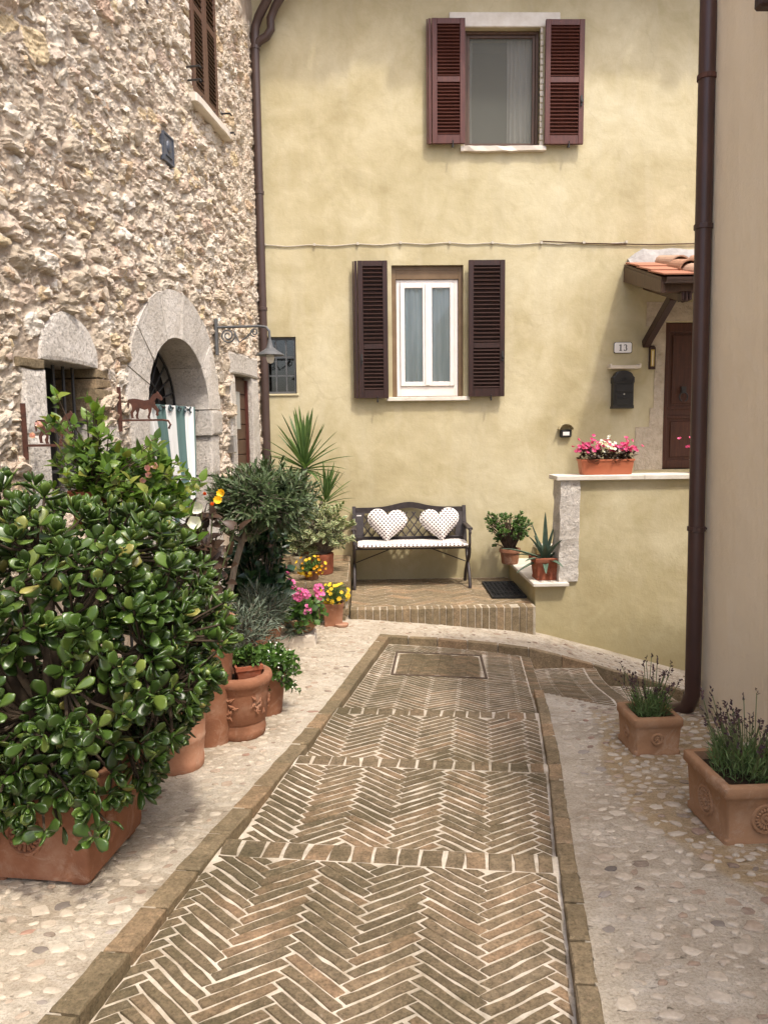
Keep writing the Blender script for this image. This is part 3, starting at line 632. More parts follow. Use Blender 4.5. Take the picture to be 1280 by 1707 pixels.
# ------------------------------------------------------------------ brick terrace under the bench, planting ledge
def make_terrace():
    rng=np.random.default_rng(21); ZT=-.12; X0,X1,Y0,Y1=-.155,1.53,6.53,7.93
    t=struct(MB().box(X0+.004,X1,Y0+.006,Y1,-.7,ZT-.0026).build('terrace','path_mortar'))
    ident=lambda a,b:(a,b); reg=[(X0+.002,Y0+.125),(X1-.002,Y0+.125),(X1-.002,Y1-.05),(X0+.002,Y1-.05)]
    lay(herring(reg,.20,.078,.72,.0135,(.05,.02)),t,'brick','terrace_brick',lambda u,v:ZT,rng,ident,10**9,.03,.0015,jz=.0004,rough=.0015)
    x=X0
    while x<X1-.02:
        wd=rng.uniform(.058,.072); e=min(x+wd-.007,X1); dz=rng.uniform(-.003,.003); b=MB().box(x,e,Y0+rng.uniform(-.004,.003),Y0+.118,-.62,ZT+dz); o=b.build('edge_brick','terrace_brick',t,bevel=.004); x+=wd
    L=struct(MB().box(-1.3,-.175,6.49,7.92,-.6,.150).build('planting_ledge','path_mortar'))
    lay(herring([(-1.0,6.5),(-.18,6.5),(-.18,7.88),(-1.0,7.88)],.20,.078,.72,.008,(.03,.05)),L,'brick','terrace_brick',lambda u,v:.155,rng,ident,10**9,.02,.003,jz=.001)
    for j in range(6):
        y=6.478; z=.155-j*.062; x=-1.0-(j%2)*.1
        while x<-.17:
            e=min(x+.22,-.168); 
            if e-x>.03: MB().box(x,e,6.47+rng.uniform(0,.004),6.5,z-.055,z).build('brick','terrace_brick',L,bevel=.003)
            x+=.228
        y=6.505+(j%2)*.1
        while y<7.85: MB().box(-.176,-.1665+rng.uniform(-.002,.002),y,min(y+.2,7.88),z-.055,z-.002).build('brick','terrace_brick',L,bevel=.003); y+=.21
make_terrace()
# ------------------------------------------------------------------ stairs, parapet
def make_stairs():
    s=thing('stone_stairs','plastered outdoor stairs with pale stone treads and parapet rising to the house door','stairs',(1.6,7.2,-.12))
    rng=np.random.default_rng(4)
    for i in range(6):
        x0=1.535+.30*i; z=.085+.158*i; y0=6.66 if i else 6.60; xe=x0+.32 if i<5 else 4.6
        if i==0: xe=x0+.31
        MB().box(x0+.015,(1.7 if i==0 else xe+.3) if i<5 else xe,6.66 if i==0 else 6.88,7.895,z-.9 if i==0 else z-.5,z-.036).build('riser','plaster_yellow',s,world=True)
        MB().box(x0-.02,xe,y0-.02 if i==0 else 6.875,7.897,z-.034,z).build('tread','travertine',s,world=True,bevel=.005)
    MB().box(1.80,4.6,6.655,6.87,-1.3,1.018).build('parapet','plaster_yellow',s,world=True)
    MB().box(1.553,1.7995,6.655,6.88,-1.3,.0485).build('parapet_foot','plaster_yellow',s,world=True)
    # rough stone post at the parapet's end
    b=MB(); n=14; rings=[]
    for k in range(n+1):
        z=.087+(1.016-.087)*k/n; rings.append([(x+rng.normal(0,.004),y+rng.normal(0,.003),z) for x,y in ((1.765,6.632),(1.85,6.628),(1.945,6.634),(1.95,6.70),(1.95,6.86),(1.76,6.86),(1.76,6.72))])
    b.loft(rings).build('stone_post','dressed_stone',s,world=True)
    for x0,x1 in ((1.725,2.52),(2.523,3.3),(3.303,4.6)): MB().box(x0,x1,6.605,6.91,1.02,1.062).build('coping_slab','travertine',s,world=True,bevel=.004)
make_stairs()
# ------------------------------------------------------------------ yellow house
YW=7.9
HOUSE=thing('yellow_house','house with blotchy ochre plaster wall, brown shutters and tiled door canopy','building',(1.5,YW,-.12))
def sheet_holes(b,xs0,xs1,z0,z1,holes,y,thick):
    xs=sorted({xs0,xs1,*[h[0] for h in holes],*[h[1] for h in holes]}); zs=sorted({z0,z1,*[h[2] for h in holes],*[h[3] for h in holes]})
    for i in range(len(xs)-1):
        for j in range(len(zs)-1):
            cx,cz=(xs[i]+xs[i+1])/2,(zs[j]+zs[j+1])/2
            if any(h[0]<cx<h[1] and h[2]<cz<h[3] for h in holes): continue
            b.add([(xs[i],y,zs[j]),(xs[i+1],y,zs[j]),(xs[i+1],y,zs[j+1]),(xs[i],y,zs[j+1])],[(0,1,2,3)])
    for h in holes:
        a,c,e,f=h; d=y+thick
        b.add([(a,y,e),(a,d,e),(a,d,f),(a,y,f)],[(0,1,2,3)]); b.add([(c,y,e),(c,y,f),(c,d,f),(c,d,e)],[(0,1,2,3)])
        b.add([(a,y,f),(a,d,f),(c,d,f),(c,y,f)],[(0,1,2,3)]); b.add([(a,y,e),(c,y,e),(c,d,e),(a,d,e)],[(0,1,2,3)])
def room(x0,x1,z0,z1,y0,y1,m,name='room'):
    b=MB(); b.add([(x0,y1,z0),(x1,y1,z0),(x1,y1,z1),(x0,y1,z1),(x0,y0,z0),(x1,y0,z0),(x1,y0,z1),(x0,y0,z1)],[(0,1,2,3),(4,0,3,7),(1,5,6,2),(3,2,6,7),(4,5,1,0)])
    return b.build(name,m,HOUSE,world=True,norm=False)
holes=[(1.06,1.83,4.365,5.512),(.30,1.05,1.838,3.195),(-1.03,-.71,1.885,2.475),(3.20,4.12,1.03,2.60)]
b=MB(); sheet_holes(b,-2.2,5.5,-1.3,6.25,holes,YW,.30)
b.add([(-2.2,8.9,-1.3),(5.5,8.9,-1.3),(5.5,8.9,6.25),(-2.2,8.9,6.25),(5.5,YW,-1.3),(5.5,YW,6.25),(-2.2,YW,6.25),(-2.2,YW,-1.3)],[(1,0,3,2),(4,1,2,5),(0,7,6,3),(6,5,2,3)])
b.build('wall','plaster_yellow',HOUSE,world=True,norm=False)
for h,m in ((holes[0],'room_grey'),(holes[1],'room_grey'),(holes[2],'dark_room')): room(h[0]-.2,h[1]+.2,h[2]-.1,h[3]+.2,YW+.302,YW+.95,m)
def make_slat(wd,dp,th): return MB().box(-wd/2,wd/2,-dp/2,dp/2,-th/2,th/2).mesh('slat')
def shutter(x0,x1,z0,z1,mid,m,parent,ylo,n1,n2,handle,tr=None,label=None,dbl=0):
    """louvred leaf in the XZ plane facing -Y; tr optionally maps it elsewhere"""
    T=tr or Matrix(); inv=WM[parent.name].inverted(); st=.052; th=.034
    b=MB(); y0,y1=ylo-th,ylo
    b.box(x0,x0+st,y0,y1,z0,z1); b.box(x1-st,x1,y0,y1,z0,z1); rails=[(z0,z0+.085),(z1-.055,z1)]
    if mid: rails.append((mid-.027,mid+.027))
    for a,c in rails: b.box(x0+st+.0005,x1-st-.0005,y0+.002,y1-.002,a,c)
    b.box(x0+st,x1-st,y1-.008,y1-.004,z0+.08,z1-.05)
    if dbl: b.box(x0-dbl,x0-.006,y0+.012,y1+.004,z0,z1); b.box(x0-dbl-.018,x0-dbl-.006,y0+.016,y1+.006,z0+.003,z1-.003)
    b.v=[inv@T@Vector(p) for p in b.v]; o=b.build('shutter',m,parent,bevel=.004)
    if label: o['label']=label
    me=make_slat(x1-x0-2*st-.004,.036,.007); me.materials.append(MATS[m])
    for a,c,n in (((z0+.085),(mid-.027) if mid else z1-.055,n2),((mid+.027) if mid else 0,z1-.055,n1)):
        if not mid and a==0: continue
        for k in range(n):
            z=a+(c-a)*(k+.5)/n; M=inv@T@Matrix.Translation(((x0+x1)/2,(y0+y1)/2-.004,z))@Matrix.Rotation(R(38),4,'X'); inst('slat',me,M,o)
    if handle:
        hb=MB(); hx,hz=handle; hb.box(hx-.008,hx+.008,y0-.012,y0-.0005,hz-.05,hz+.05); hb.box(hx-.004,hx+.012,y0-.03,y0-.012,hz-.02,hz+.0); hb.v=[inv@T@Vector(p) for p in hb.v]; hb.build('latch','black_iron',o)
    hg=MB(); hg.tube([(x0+(x1-x0)*.62,ylo+.03,z0-.012),(x0+(x1-x0)*.62,y0-.015,z0-.014),(x0+(x1-x0)*.62,y0-.02,z0+.02)],.007,6); hg.tube([(x0+(x1-x0)*.62,y0-.012,z0-.014),(x0+(x1-x0)*.62,y0-.012,z0-.045)],.009,6)
    hg.v=[inv@T@Vector(p) for p in hg.v]; hg.build('shutter_stay','black_iron',o)
    return o
shutter(.725,1.058,4.374,5.566,4.99,'wood_red',HOUSE,YW-.045,15,15,None,dbl=.036)
shutter(1.868,2.262,4.366,5.556,4.985,'wood_red',HOUSE,YW-.045,15,14,(2.235,4.78))
shutter(-.052,.255,1.826,3.226,2.36,'wood_dark',HOUSE,YW-.05,19,11,(-.02,2.23),dbl=.036)
shutter(1.095,1.473,1.832,3.226,2.36,'wood_dark',HOUSE,YW-.05,19,11,(1.45,2.25))
def win_frame(b,x0,x1,z0,z1,y0,y1,t,tb=None):
    tb=tb or t; b.box(x0,x0+t,y0,y1,z0,z1); b.box(x1-t,x1,y0,y1,z0,z1); b.box(x0+t,x1-t,y0+.001,y1,z1-t,z1); b.box(x0+t,x1-t,y0+.001,y1,z0,z0+tb)
def curtain(name,x0,x1,z0,z1,y,amp,n,m,parent,ph=0,taper=0):
    V=[];F=[];k=n*8
    for j in range(7):
        t=j/6; z=z1+(z0-z1)*t
        for i in range(k+1):
            q=i/k; V.append((x0+(x1-x0)*q*(1-taper*t)+taper*t*(x1-x0)*.0+.006*math.sin(3*t+q*9),y+amp*math.sin(2*math.pi*n*q+ph+.5*math.sin(2*t+i*.1))*(.7+.3*t),z))
    F=[(j*(k+1)+i,j*(k+1)+i+1,(j+1)*(k+1)+i+1,(j+1)*(k+1)+i) for j in range(6) for i in range(k)]
    b=MB().add(V,F); return b.build(name,m,parent,world=True,smooth=True,norm=False)
def windows():
    # lower window
    b=MB(); win_frame(b,.302,1.048,1.84,3.193,YW+.04,YW+.10,.045,.004); b.box(.347,1.003,YW+.042,YW+.10,3.06,3.148); w1=b.build('window','frame_brown',HOUSE,world=True,bevel=.003); w1['label']='window with white sashes in a brown outer frame'
    b=MB(); win_frame(b,.349,1.001,1.845,3.058,YW+.06,YW+.11,.038,.105); b.build('window_frame','frame_white',w1,world=True,bevel=.003)
    for x0,x1 in ((.389,.672),(.678,.961)):
        b=MB(); win_frame(b,x0,x1,1.952,3.018,YW+.045,YW+.09,.047); b.build('sash','frame_white',w1,world=True,bevel=.004)
        MB().add([(x0+.045,YW+.067,1.99),(x1-.045,YW+.067,1.99),(x1-.045,YW+.067,2.98),(x0+.045,YW+.067,2.98)],[(0,1,2,3)]).build('pane','glass',w1,world=True,norm=False)
    MB().box(.652,.698,YW+.036,YW+.046,1.96,3.015).build('sash_cover','frame_white',w1,world=True,bevel=.003)
    curtain('curtain',.36,.665,1.9,3.03,YW+.112,.026,3,'curtain_sheer',w1,.5); curtain('curtain',.70,.99,1.9,3.03,YW+.112,.028,2,'curtain_sheer',w1,2)
    MB().box(.235,1.115,YW-.055,YW+.06,1.795,1.836).build('window_sill','travertine',HOUSE,world=True,bevel=.004)
    # upper window
    b=MB(); win_frame(b,1.062,1.828,4.368,5.51,YW+.06,YW+.13,.03); w2=b.build('window','wood_brown',HOUSE,world=True,bevel=.003); w2['label']='upper window with insect screen and white curtain behind'
    b=MB(); win_frame(b,1.094,1.796,4.40,5.478,YW+.075,YW+.12,.028); b.build('window_frame','wood_brown',w2,world=True,bevel=.003)
    MB().box(1.118,1.772,YW+.09,YW+.092,4.42,5.455).build('insect_screen','screen_mesh',w2,world=True)
    curtain('curtain',1.52,1.80,4.35,5.48,YW+.15,.02,6,'curtain_white',w2); curtain('curtain',1.10,1.16,4.35,5.48,YW+.15,.015,2,'curtain_white',w2)
    rng=np.random.default_rng(2); b=MB()
    MB().box(.905,2.026,YW-.018,YW+.05,5.514,5.652).build('lintel','travertine',HOUSE,world=True,bevel=.006)
    rings=[]
    for k in range(13):
        x=1.018+.871*k/12; rings.append([(x,YW-.05+rng.normal(0,.005),4.312+rng.normal(0,.004)),(x,YW+.058,4.312),(x,YW+.058,4.364),(x,YW-.052+rng.normal(0,.005),4.361+rng.normal(0,.002))])
    MB().loft(rings).build('window_sill','slab_stone',HOUSE,world=True)
    for k in range(19):
        z=4.37+k*.0605
        for x0,x1 in ((1.830,1.862+rng.uniform(-.008,.006)),(1.062+.0-.012,1.0615)): MB().box(x0,x1,YW-.010+rng.uniform(-.004,.004),YW+.058,z,z+.051).build('jamb_brick','wall_brick' if 0 else 'slab_stone',HOUSE,world=True,bevel=.004)
    # small barred window
    b=MB(); win_frame(b,-1.028,-.712,1.888,2.472,YW+.03,YW+.07,.022); w3=b.build('window','grey_iron',HOUSE,world=True); w3['label']='small steel window with nine dark panes beside the drainpipe'
    b=MB()
    for x in (-.925,-.818): b.box(x-.007,x+.007,YW+.038,YW+.062,1.91,2.45)
    for z in (2.075,2.27): b.box(-1.006,-.734,YW+.039,YW+.061,z-.007,z+.007)
    b.build('glazing_bar','grey_iron',w3,world=True); MB().box(-1.006,-.734,YW+.05,YW+.052,1.91,2.45).build('pane','glass',w3,world=True)
    MB().box(-1.05,-.69,YW-.014,YW+.03,1.862,1.884).build('window_sill','plaster_yellow',HOUSE,world=True,bevel=.005)
windows()
def door13():
    d=MB().box(3.205,4.115,YW+.10,YW+.14,1.032,2.598).build('door','wood_door',HOUSE,world=True)
    for x0,x1 in ((3.21,3.275),(3.635,3.685),(4.045,4.11)): MB().box(x0,x1,YW+.082,YW+.0995,1.04,2.595).build('stile','wood_door',d,world=True,bevel=.003)
    for X0,X1 in ((3.276,3.634),(3.686,4.044)):
        for z0,z1 in ((1.04,1.13),(1.58,1.61),(1.68,1.71),(2.50,2.594)): MB().box(X0,X1,YW+.084,YW+.0995,z0,z1).build('rail','wood_door',d,world=True,bevel=.003)
        for z0,z1 in ((1.16,1.55),(1.74,2.47)): MB().box(X0+.04,X1-.04,YW+.088,YW+.0995,z0,z1).build('panel','wood_door',d,world=True,bevel=.008)
    b=MB(); b.tube([(3.44+.045*math.sin(a),YW+.06,1.83-.05*math.cos(a)-.02) for a in np.linspace(.4,5.9,14)],.008,6); b.box(3.415,3.465,YW+.055,YW+.0875,1.85,1.92); b.build('knocker','black_iron',d,world=True,smooth=True)
    # stone surround showing where the plaster stops in steps
    P=[(3.06,1.03),(3.199,1.03),(3.199,2.602),(4.121,2.602),(4.121,1.03),(4.28,1.03),(4.28,2.8),(2.99,2.8),(2.99,2.55),(3.02,2.55),(3.02,2.13),(3.09,2.12),(3.09,1.69),(3.05,1.69),(3.05,1.49),(2.90,1.49),(2.90,1.03)]
    rng=np.random.default_rng(8); Q=worn(P,rng,.004,.06); Mx=Matrix(((1,0,0,0),(0,0,-1,YW),(0,1,0,0),(0,0,0,1)))
    bm=bmesh.new(); vs=[bm.verts.new(Mx@Vector((x,z,.006))) for x,z in Q]; f=bm.faces.new(vs); r=bmesh.ops.extrude_face_region(bm,geom=[f]); bmesh.ops.translate(bm,verts=[v for v in r['geom'] if isinstance(v,bmesh.types.BMVert)],vec=(0,.02,0)); bmesh.ops.recalc_face_normals(bm,faces=bm.faces)
    bm.transform(WM[HOUSE.name].inverted()); me=bpy.data.meshes.new('door_surround'); bm.to_mesh(me); bm.free(); link('door_surround',me,'rough_render',HOUSE)
door13()
def canopy():
    X0,X1=2.74,4.55; yb,yf=YW-.002,6.90; zb,zf=3.13,2.80
    c=MB(); M=lambda y:zb+(zf-zb)*(yb-y)/(yb-yf)
    c.loft([[(x,yb,zb+.035),(x,yb,zb+.06),(x,yf,zf+.06),(x,yf,zf+.035)] for x in (X0,X1)])
    can=c.build('canopy','wood_brown',HOUSE,world=True); can['label']='small tiled canopy over the house door'
    b=MB().loft([[(x,yb,zb-.125),(x,yb,zb+.032),(x,yf-.01,zf+.032),(x,yf-.01,zf-.085)] for x in (X0-.006,X0+.04)]); b.build('rafter','wood_brown',can,world=True,bevel=.004)
    MB().box(X0+.042,X1,yf+.02,yf+.10,zf-.07,zf+.03).build('front_beam','wood_brown',can,world=True,bevel=.006)
    for x in (X0+.20,X1-.25):
        MB().loft([[(q,yb,zb-.20),(q,yb,zb-.10),(q,yf+.10,zf-.055),(q,yf+.04,zf-.09),(q,yf+.08,zf-.145)] for q in (x,x+.085)]).build('joist','wood_brown',can,world=True,bevel=.005)
        MB().bar((x+.045,yb-.005,2.36),(x+.045,yf+.32,zf-.06),.075,.085).build('brace','wood_dark',can,world=True,bevel=.006)
        b=MB()
        for k in range(3): b.box(x-.01+.035*k,x+.02+.035*k,yf-.01,yf+.10,zf-.15-.008*(k%2),zf-.07)
        b.build('bracket_end','wood_dark',can,world=True,bevel=.01)
    # gutter
    b=MB(); rings=[[(x,yf-.035+.05*math.cos(a),zf+.045+.05*math.sin(a)) for a in np.linspace(math.pi,2*math.pi,9)]+[(x,yf-.035+.044*math.cos(a),zf+.045+.044*math.sin(a)) for a in np.linspace(2*math.pi,math.pi,9)] for x in (X0+.02,X1)]
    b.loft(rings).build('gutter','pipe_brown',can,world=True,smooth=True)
    sl=(zf-zb)/(yf-yb); L=math.hypot(yb-yf,zb-zf); ang=math.atan2(zb-zf,yb-yf)
    def along(x,t,h): return Matrix.Translation((x,yf+(yb-yf)*t,zf+.062+(zb-zf)*t+h))@Matrix.Rotation(ang,4,'X')
    inv=WM[HOUSE.name].inverted(); rng=np.random.default_rng(6)
    fl=MB().box(-.165,.165,-.20,.20,0,.016).mesh('flat_tile',bevel=.003); fl.materials.append(MATS['flat_tile'])
    n=12; V=[]
    for y,r in ((-.20,.088),(.22,.068)):
        V+= [[(r*math.cos(a),y,r*math.sin(a)*.85) for a in np.linspace(0,math.pi,n)]+[((r-.013)*math.cos(a),y,(r-.013)*math.sin(a)*.85) for a in np.linspace(math.pi,0,n)]]
    cp=MB().loft(V).mesh('barrel_tile',smooth=False); cp.materials.append(MATS['roof_tile'])
    for i in range(6):
        for j in range(3): inst('flat_tile',fl,inv@along(X0+.155+i*.335,.13+j*.31,.004+.018*0)@Matrix.Rotation(R(-2.5),4,'X')@Matrix.Translation((0,0,.012)),can)
    for i in range(5):
        for j in range(3): inst('barrel_tile',cp,inv@along(X0+.375+i*.335+rng.normal(0,.006),.15+j*.30,.022+.006*j)@Matrix.Rotation(R(-3.5),4,'X')@Matrix.Rotation(rng.normal(0,.03),4,'Z')@Matrix.Scale(1.18,4),can)
    b=MB(); rings=[]
    for k in range(24):
        x=X0+.03+(X1-X0)*k/23; e=.05*math.sin(k*1.7)*.3; z0=zb+.06; h=.15+.008*math.sin(k*1.3); h=h if k>1 else (.05,.11)[k]
        rings.append([(x,YW-.001,z0-.02),(x,YW-.001,z0+h),(x,YW-.014,z0+h),(x,YW-.055+e*.3,z0+h*.55),(x,YW-.09+e*.3,z0-.01)])
    b.loft(rings).build('flashing','lead_flashing',can,world=True)
canopy()
def eaves():
    b=MB(); b.loft([[(x,YW+1.2,6.75),(x,YW+1.2,6.85),(x,YW-.37,6.20),(x,YW-.37,6.13)] for x in (-2.2,5.5)]); r=b.build('roof','wood_brown',HOUSE,world=True)
    n=10; V=[[(q*math.cos(a),y,q*math.sin(a)*.8) for a in np.linspace(0,math.pi,n)]+[((q-.014)*math.cos(a),y,(q-.014)*math.sin(a)*.8) for a in np.linspace(math.pi,0,n)] for y,q in ((-.22,.092),(.22,.078))]
    me=MB().loft(V).mesh('roof_tile'); me.materials.append(MATS['roof_tile']); inv=WM[HOUSE.name].inverted(); rng=np.random.default_rng(9); ang=math.atan2(.65,1.62)
    for i in range(38):
        for j in range(4): inst('roof_tile',me,inv@Matrix.Translation((-2.1+i*.2+rng.normal(0,.006),YW-.31+j*.36+rng.normal(0,.03),6.235+j*.36*.40))@Matrix.Rotation(ang,4,'X')@Matrix.Scale(1.1,4),r)
    for i in range(12): MB().box(-2.1+i*.65,-2.02+i*.65,YW-.26,YW-.002,6.03,6.12).build('rafter_end','wood_brown',r,world=True)
eaves()
def pipes():
    x,y=-1.035,YW-.075
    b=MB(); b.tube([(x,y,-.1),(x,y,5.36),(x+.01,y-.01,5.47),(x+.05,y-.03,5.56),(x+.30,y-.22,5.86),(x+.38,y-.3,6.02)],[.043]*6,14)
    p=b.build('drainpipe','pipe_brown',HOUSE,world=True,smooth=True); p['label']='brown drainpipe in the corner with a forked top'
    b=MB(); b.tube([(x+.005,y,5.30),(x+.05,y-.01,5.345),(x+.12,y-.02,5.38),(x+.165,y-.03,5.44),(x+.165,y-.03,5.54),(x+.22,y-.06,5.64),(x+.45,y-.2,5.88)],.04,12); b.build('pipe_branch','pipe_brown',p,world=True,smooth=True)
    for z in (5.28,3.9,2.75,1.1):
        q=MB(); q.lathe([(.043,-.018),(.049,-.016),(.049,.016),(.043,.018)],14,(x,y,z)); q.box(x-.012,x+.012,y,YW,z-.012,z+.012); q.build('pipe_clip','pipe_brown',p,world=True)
pipes()
# ------------------------------------------------------------------ stone house on the left
STONE=thing('stone_house','old rubble stone house with arched doorway and barred window behind the plants','building',tuple(lw(3,0,0)))
def arch_in(s,z,e=0):
    if 1.62-e<s<2.76+e and z<1.68: return True
    return z>=1.68 and ((s-2.19)/(.57+e))**2+((z-1.68)/(.52+e))**2<1
def opening(s,z,e=0): return arch_in(s,z,e) or (3.44-e<s<3.96+e and 1.15-e<z<1.88+e) or (.37-e<s<.90+e and z<2.02+e) or (1.14-e<s<1.69+e and 4.13-e<z<5.6)
def vnoise(x,y,seed):
    """vectorised value noise in -1..1"""
    xi=np.floor(x).astype(np.int64); yi=np.floor(y).astype(np.int64); fx=x-xi; fy=y-yi; fx=fx*fx*(3-2*fx); fy=fy*fy*(3-2*fy)
    def h(i,j): n=(i*374761393+j*668265263+seed*1442695041)&0x7fffffff; n=((n^(n>>13))*1274126177)&0x7fffffff; return ((n^(n>>16))&0xffff)/32767.5-1
    return (h(xi,yi)*(1-fx)+h(xi+1,yi)*fx)*(1-fy)+(h(xi,yi+1)*(1-fx)+h(xi+1,yi+1)*fx)*fy
def fbm(x,y,f,seed,o=4,st=1.9):
    r=0;a=1;t=0
    for k in range(o): r=r+a*vnoise(x*f*2**k/st,y*f*2**k,seed+k); t+=a; a*=.55
    return r/t
def stone_wall():
    rng=np.random.default_rng(17)
    S=np.concatenate([np.arange(-.02,4.62,.0115),np.arange(4.66,7.45,.07)]); Z=np.concatenate([np.arange(-.5,.72,.06),np.arange(.76,5.45,.0115),np.arange(5.5,7.2,.05)])
    s,z=np.meshgrid(S,Z); ws=s+.030*fbm(s,z,9,50,3)+.010*fbm(s,z,34,56,2,1); wz=z+.022*fbm(s,z,10,60,3)+.009*fbm(s,z,38,66,2,1)
    Hh=.020*fbm(s,z,2.2,1,3,1)+.012*fbm(s,z,9,4,4)+.0055*np.abs(fbm(s,z,40,9,3,1)); base=Hh.copy(); ST=np.zeros_like(s); RD=np.zeros_like(s)
    rid=(1-np.abs(fbm(s+z*.25,z,13,20,4,2.4))*2.2)
    def blocked(q,w,e):
        if opening(q,w,e): return True
        if 1.36-e<q<3.05+e and w<1.72: return True
        if ((q-2.19)/(.86+e*.6))**2+((max(w,1.68)-1.68)/(.86+e*.6))**2<1: return True
        if 3.38<q<4.22 and 1.0<w<2.0: return True
        if ((q-3.7)/.34)**2+((w-1.88)/.30)**2<1 and w>1.8: return True
        if abs(q-2.27)<.12 and 3.42<w<3.66: return True
        return .16<q<1.06 and w<2.24
    cell={}; pts=[]
    for a0,a1,tries in ((.085,.125,700),(.05,.09,6000),(.03,.055,16000),(.016,.032,26000)):
        for _ in range(tries):
            q=rng.uniform(.0,4.65); w=rng.uniform(.75,5.5); a=rng.uniform(a0,a1); bb=a*rng.uniform(.36,.72)
            if blocked(q,w,a*.5): continue
            c=(int(q/.33),int(w/.33)); bad=False
            for i in (-1,0,1):
                for j in (-1,0,1):
                    for (s2,z2,a2,b2) in cell.get((c[0]+i,c[1]+j),()):
                        if ((q-s2)/((a+a2)*.90))**2+((w-z2)/((bb+b2)*.92))**2<1: bad=True;break
                    if bad:break
                if bad:break
            if bad: continue
            cell.setdefault(c,[]).append((q,w,a,bb)); pts.append((q,w,a,bb))
    for q,w,a,bb in pts:
        i0,i1=np.searchsorted(S,[q-a*1.5,q+a*1.5]); j0,j1=np.searchsorted(Z,[w-a*1.4,w+a*1.4]); sl=(slice(j0,j1),slice(i0,i1))
        if i1-i0<2 or j1-j0<2: continue
        th=rng.normal(-.12,.24); dx=ws[sl]-q; dz=wz[sl]-w; X=(dx*math.cos(th)+dz*math.sin(th))/a; Y_=(-dx*math.sin(th)+dz*math.cos(th))/bb
        d=(np.abs(X)**2.6+np.abs(Y_)**2.6)**(1/2.6); e=np.clip((1.06-d)/.26,0,1); e=e*e*(3-2*e); dep=min(.034,.008+bb*.48)*rng.uniform(.35,1.35)*(.6 if q<.5 else 1)
        hh=base[sl]*.6+dep*e*(.82+.30*rng.normal()*X*.6+.35*rng.normal()*Y_*.6)+e*dep*.55*(rid[sl]-.45); m=(e>.02)&(hh>Hh[sl]); Hh[sl]=np.where(m,hh,Hh[sl]); ST[sl]=np.where(m,np.maximum(ST[sl],e),ST[sl]); RD[sl]=np.where(m,rng.random(),RD[sl])
    Hh+=.0055*fbm(s,z,55,70,3,1.3)+ST*.014*(np.abs(fbm(s,z,26,80,3,2.2))*1.6-.4)
    n=len(S); V=np.stack([LW0.x-DV.x*s+NV.x*Hh,LW0.y-DV.y*s+NV.y*Hh,z],-1).reshape(-1,3)
    inv=np.array(WM[STONE.name].inverted()); V=V@inv[:3,:3].T+inv[:3,3]
    cs,cz=(S[:-1]+S[1:])/2,(Z[:-1]+Z[1:])/2; keep=np.ones((len(cz),len(cs)),bool)
    for j,w in enumerate(cz):
        if w<5.6:
            for i,q in enumerate(cs):
                if q<4.1 and opening(q,w,.02): keep[j,i]=False
    jj,ii=np.nonzero(keep); a=jj*n+ii; F=np.stack([a+1,a,a+n,a+n+1],-1)
    me=bpy.data.meshes.new('wall'); me.from_pydata(V.tolist(),[],F.tolist())
    for nm,arr in (('stoneness',ST),('srnd',RD)): at=me.attributes.new(nm,'FLOAT','POINT'); at.data.foreach_set('value',arr.reshape(-1).astype(np.float32))
    wall=link('wall',me,'wall_rubble',STONE)
    MB().add([lw(-.02,-.6,-.5),lw(7.4,-.6,-.5),lw(7.4,-.6,7.2),lw(-.02,-.6,7.2),lw(7.4,-.02,-.5),lw(7.4,-.02,7.2),lw(-.02,-.02,7.2)],[(0,1,2,3),(1,4,5,2),(3,2,5,6)]).build('wall_core','dark_room',STONE,world=True,norm=False)
    # broken stones that stand out of the mortar
    mes=[]
    for k in range(16):
        bm=bmesh.new(); bmesh.ops.create_icosphere(bm,subdivisions=3,radius=1); pl=[(unit(rng),rng.uniform(.40,.8)) for _ in range(8)]
        for v in bm.verts:
            p=np.array(v.co)
            for nn,dd in pl:
                q=p@nn
                if q>dd: p=p-nn*(q-dd)*.97
            o=Vector((k*7.3,k*3.1,0)); p=p*(1+.34*noise.noise(Vector(p*1.9)+o)+.20*abs(noise.noise(Vector(p*4.1)+o))+.13*noise.noise(Vector(p*9)+o)); v.co=p
        m=bpy.data.meshes.new('stone'); bm.to_mesh(m); bm.free(); m.materials.append(MATS['wall_stone']); mes.append(m)
    C=Vector((0,0,1.5)); iv=WM[STONE.name].inverted()
    vis=[p for p in pts if p[2]<.09 and p[0]>.25 and .9<p[1]<3.15+1.9*(4.4-p[0])/4.4+.6 and p[0]<4.45]; vis.sort(key=lambda p:-(p[2]*p[3])/((lw(p[0],0,p[1])-C).length**2)*rng.uniform(.15,1))
    for q,w,a,bb in vis[:300]:
        dep=min(.030,bb*.8)*rng.uniform(.7,1.2); i=int(np.searchsorted(S,q)); j=int(np.searchsorted(Z,w)); nn=float(Hh[min(j,len(Z)-1),min(i,n-1)])-dep*.70
        inst('stone',mes[rng.integers(16)],iv@LWM@Matrix.Translation((q,nn,w))@Matrix.Rotation(rng.normal(-.12,.25),4,'Y')@Matrix.Rotation(rng.normal(0,.15),4,'Z')@Matrix.Rotation(rng.normal(0,.2),4,'X')@Matrix.Diagonal((a*.95,dep,bb*.95,1))@Matrix.Rotation(rng.uniform(0,6.28),4,'Y')@Matrix.Rotation(rng.uniform(0,6.28),4,'X'),wall)
stone_wall()
